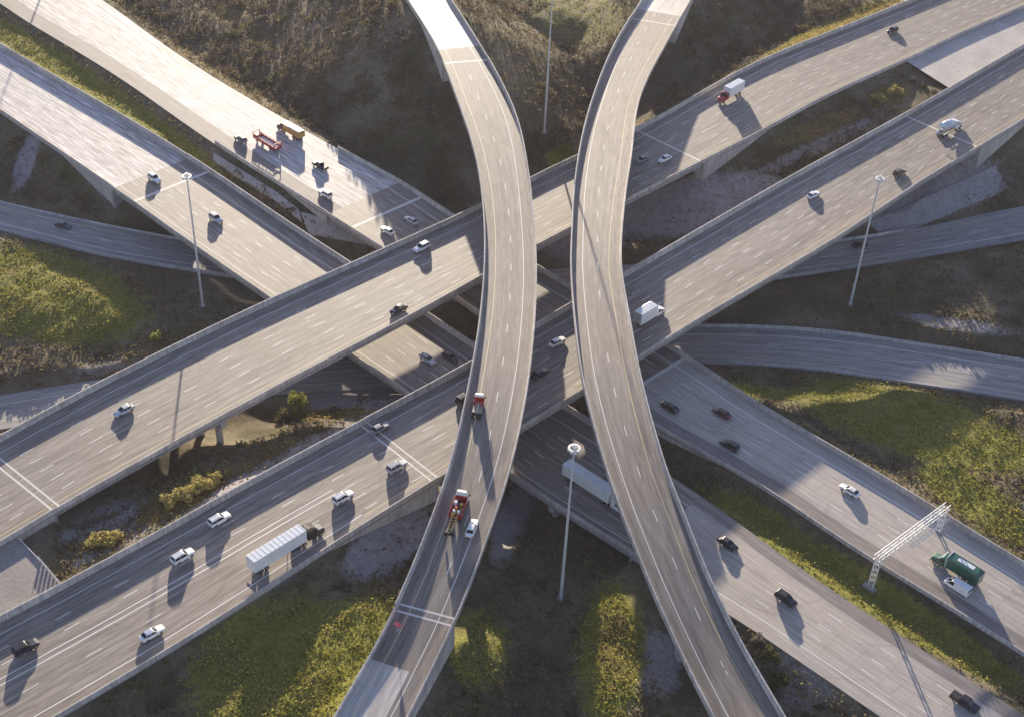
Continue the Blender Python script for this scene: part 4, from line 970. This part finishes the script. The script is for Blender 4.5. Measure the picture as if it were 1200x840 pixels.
M['grassG']=leafmat('green_grass_blades',(.25,.25,.04),(.42,.37,.08),.12); M['grassY']=leafmat('dry_grass_blades',(.42,.31,.09),(.28,.21,.08),.25); M['bark']=con_mat('bark',(.12,.09,.07),(.07,.05,.04))
def quads(C,size,flat=.5,elong=1.0):
    """one random leaf card per centre"""
    n=len(C); a=rng.uniform(0,2*np.pi,n); t=np.stack([np.cos(a),np.sin(a),rng.uniform(-flat,flat,n)],1); t/=np.linalg.norm(t,axis=1)[:,None]
    b=np.cross(t,rng.normal(size=(n,3))); b/=np.linalg.norm(b,axis=1)[:,None]; s=size*rng.uniform(.6,1.4,n)
    t=t*s[:,None]*elong; b=b*s[:,None]
    V=np.stack([C-t-b*.6,C+t*.2-b,C+t+b*.5,C-t*.3+b],1).reshape(-1,3); return V
def cards(name,V,mat,parent=None):
    n=len(V)//4; me=bpy.data.meshes.new(name); me.vertices.add(len(V)); me.vertices.foreach_set('co',V.ravel()); me.loops.add(4*n); me.loops.foreach_set('vertex_index',np.arange(4*n))
    me.polygons.add(n); me.polygons.foreach_set('loop_start',np.arange(0,4*n,4)); me.polygons.foreach_set('loop_total',np.full(n,4)); me.update(calc_edges=True); return link(name,me,mat,parent)
def open_ground(X,Y,clear=1.5):
    ok=np.ones(X.shape,bool)
    for k,rd in RD.items():
        c=rd.c[::2]; w=rd.w[::2]; best=np.full(X.shape,1e18); bi=np.zeros(X.shape,int)
        for i in range(len(c)):
            d=(X-c[i,0])**2+(Y-c[i,1])**2; m=d<best; best[m]=d[m]; bi[m]=i
        T=rd.T[::2];N=rd.N[::2]; la=np.abs((X-c[bi,0])*N[bi,0]+(Y-c[bi,1])*N[bi,1]); al=np.abs((X-c[bi,0])*T[bi,0]+(Y-c[bi,1])*T[bi,1])
        ok&=~((la<w[bi]/2+clear)&(al<6))
    a=RD['F2'];b=RD['F3']   # medians
    u,v=pj(np.stack([X,Y,np.full(X.shape,13.5)],-1)); ok&=~((u<62)&(v>600)&(v<750)); ok&=~((u>1060)&(v<120)&(v>-200))
    return ok
def zone_w(X,Y,Z,ch,boost=1.6):
    u,v=pj(np.stack([X,Y,Z],-1)); W=np.zeros(X.shape)
    for (cu,cv,ru,rvv,ang,st) in ZONES[ch]:
        a=R_(ang); du=u-cu; dv=v-cv; p=(du*math.cos(a)+dv*math.sin(a))/ru; q=(-du*math.sin(a)+dv*math.cos(a))/rvv
        W=np.maximum(W,st*np.clip(1.6*(1.35-np.hypot(p,q)),0,1))
    return W
def nz(X,Y,s): return np.array([mnoise.noise(Vector((x*s,y*s,.3))) for x,y in zip(X,Y)])
def scatter(n,clear=1.2):
    Y=rng.uniform(110,620,n*2); X=rng.uniform(-1,1,n*2)*(Y*.48+60); 
    u,v=pj(np.stack([X,Y,np.zeros(X.shape)],-1)); k=(u>-60)&(u<1260)&(v>-60)&(v<900); X,Y=X[k][:n],Y[k][:n]
    k=open_ground(X,Y,clear); X,Y=X[k],Y[k]; return X,Y,terrain_h(X,Y)
def clumps(X,Y,Z,rad,hgt,per,size):
    out=[]
    for x,y,z,r,h in zip(X,Y,Z,rad,hgt):
        m=max(6,int(per*r)); q=rng.normal(size=(m,3)); q/=np.linalg.norm(q,axis=1)[:,None]; q*=rng.uniform(.45,1,m)[:,None]**.6; q[:,2]=np.abs(q[:,2])
        out.append(q*[r,r,h]+[x,y,z])
    return quads(np.vstack(out),size)
X,Y,Z=scatter(16000,3.2); g=zone_w(X,Y,Z,0); y_=zone_w(X,Y,Z,1); gr=zone_w(X,Y,Z,2); nn=nz(X,Y,.035); n2=nz(X+300,Y,.11)
u_,v_=pj(np.stack([X,Y,Z],-1)); top=(v_<260)
br=(g<.35)&(y_<.4)&(gr<.55)&(nn+.5*n2>np.where(top,-.55,-.15))
keep=br&(rng.uniform(size=len(X))<np.where(top,.80,.42)); k1=keep&(n2>-.05); k2=keep&~(n2>-.05)
def hg(k): return np.where(top[k],rng.uniform(.6,1,k.sum())**2*3.4,rng.uniform(.4,1.5,k.sum()))
tag(cards('brush',clumps(X[k1],Y[k1],Z[k1]-.1,np.where(top[k1],rng.uniform(.5,1,k1.sum())**2*3.0,rng.uniform(.5,1.5,k1.sum())),hg(k1),26,.28),M['brush']),'dark olive and brown brush covering the banks between the roads','brush',kind='stuff')
tag(cards('brush',clumps(X[k2],Y[k2],Z[k2]-.1,rng.uniform(.5,1.4,k2.sum()),hg(k2),24,.25),M['brushG']),'grey brown leafless scrub on the banks','brush',kind='stuff')
def grass(n,ch,mat,label,h,thr=.5,size=.19):
    X,Y,Z=scatter(n); k=zone_w(X,Y,Z,ch)>thr*rng.uniform(.7,1.3,len(X)); 
    if ch==0: k&=nz(X,Y,.10)>rng.uniform(-1.3,.1,len(X))
    X,Y,Z=X[k],Y[k],Z[k]; m=8; X=np.repeat(X,m)+rng.normal(0,.7,len(X)*m); Y=np.repeat(Y,m)+rng.normal(0,.7,len(Y)*m); Z=np.repeat(Z,m)+rng.uniform(-.05,h,len(Z)*m)
    k=open_ground(X,Y,.5); tag(cards('grass',quads(np.stack([X,Y,Z],1)[k],size,.8),mat),label,'grass',kind='stuff')
grass(110000,0,M['grassG'],'green and yellow grass on the banks and medians',.22)
grass(70000,1,M['grassY'],'dry golden grass along the barriers',.45)
def scrub():
    X,Y,Z=scatter(90000); g=zone_w(X,Y,Z,0); gr=zone_w(X,Y,Z,2); k=(g<.5)&(gr<rng.uniform(.3,1.3,len(X))); X,Y,Z=X[k],Y[k],Z[k]; m=4
    X=np.repeat(X,m)+rng.normal(0,.7,len(X)*m); Y=np.repeat(Y,m)+rng.normal(0,.7,len(Y)*m); Z=np.repeat(Z,m)+rng.uniform(0,.5,len(Z)*m)
    k=open_ground(X,Y,.6); P=np.stack([X,Y,Z],1)[k]; c=rng.uniform(size=len(P))<.55
    tag(cards('scrub',quads(P[c],.26,.8),M['scrubA']),'short brown weeds and tufts covering the rough ground','weeds',kind='stuff')
    tag(cards('scrub',quads(P[~c],.24,.8),M['scrubB']),'short dull green weeds covering the rough ground','weeds',kind='stuff')
M['scrubA']=leafmat('brown_weeds',(.22,.165,.09),(.14,.105,.06),.15); M['scrubB']=leafmat('dull_green_weeds',(.15,.15,.05),(.21,.18,.075),.2)
scrub()
def shrub(u,v,r,h,mat,label,name='shrub',n=1,per=260,stem=True,size=.2):
    z=3
    for _ in range(10): p=gp(u,v,z); z=.5*z+.5*ground_at(p[0],p[1])
    e=empty(name,(p[0],p[1],z)); mb=MB(); st=h*.35
    for k in range(5):
        a=k*1.26; mb.bar((0,0,-.3),(r*.4*math.cos(a),r*.4*math.sin(a),st+.3*k),.07,5,.03)
    mb.build('stem',M['bark'],e)
    m=int(per*r*h/2); q=rng.normal(size=(m,3)); q/=np.linalg.norm(q,axis=1)[:,None]; q*=(rng.uniform(.25,1,m)**.5)[:,None]; lob=1+.3*np.sin(3*np.arctan2(q[:,1],q[:,0])+v)
    q*=lob[:,None]; q=q*[r,r,h*.5]+[0,0,h*.52]; cards('foliage',quads(q,size),mat,e)
    tag(e,label,'tree' if name=='small_tree' else 'shrub'); return e
shrub(349,484,2.0,6.0,M['leafL'],'small yellow green tree on the sandy strip below the diagonal bridge','small_tree')
shrub(334,492,2.2,2.6,M['brush'],'dark round bush left of the small yellow tree')
shrub(390,482,.7,1.4,M['brush'],'tiny dark bush on the pale sandy strip')
shrub(200,590,2.0,2.2,M['leafY'],'golden shrub at the left end of the row beside the freeway barrier')
shrub(218,583,2.2,2.4,M['leafY'],'golden shrub in the middle of the row beside the freeway barrier')
shrub(236,573,2.4,2.6,M['leafY'],'largest golden shrub of the row beside the freeway barrier')
shrub(252,564,1.6,2.0,M['leafY'],'golden shrub at the upper right end of the row')
shrub(112,637,1.9,1.8,M['leafY'],'bright yellow shrub nearest the paved median')
shrub(130,634,2.2,2.0,M['leafY'],'wide bright yellow shrub just right of the one nearest the median')
shrub(184,400,1.3,2.6,M['leafL'],'pale yellow green bush on the dark bank at the left')
shrub(662,180,2.6,2.6,M['leafL'],'yellow green bush left of the right hand ramp above the bridge')
shrub(1030,118,2.4,2.2,M['leafY'],'orange shrub at the tip of the paved median on the right')
shrub(1048,110,2.6,2.4,M['leafY'],'yellow shrub closest to the bright paved median on the right')
shrub(1010,124,2.2,2.0,M['brushG'],'brown shrub left of the orange one by the paved median')
shrub(900,770,1.8,2.0,M['leafG'],'olive bush right of the bottom of the right hand ramp')
shrub(888,752,1.3,1.6,M['brushG'],'pale scrubby bush touching the right hand ramp near the bottom')
shrub(910,800,2.0,2.2,M['leafG'],'olive bush at the lower end of the right hand ramp')

shrub(1070,96,1.3,1.5,M['brushG'],'brown bush at the upper corner of the bright paved median end')
shrub(1082,103,1.2,1.3,M['leafG'],'small olive bush in the middle of the bright paved median end')
shrub(1094,110,1.3,1.4,M['brushG'],'brown bush at the lower corner of the bright paved median end')
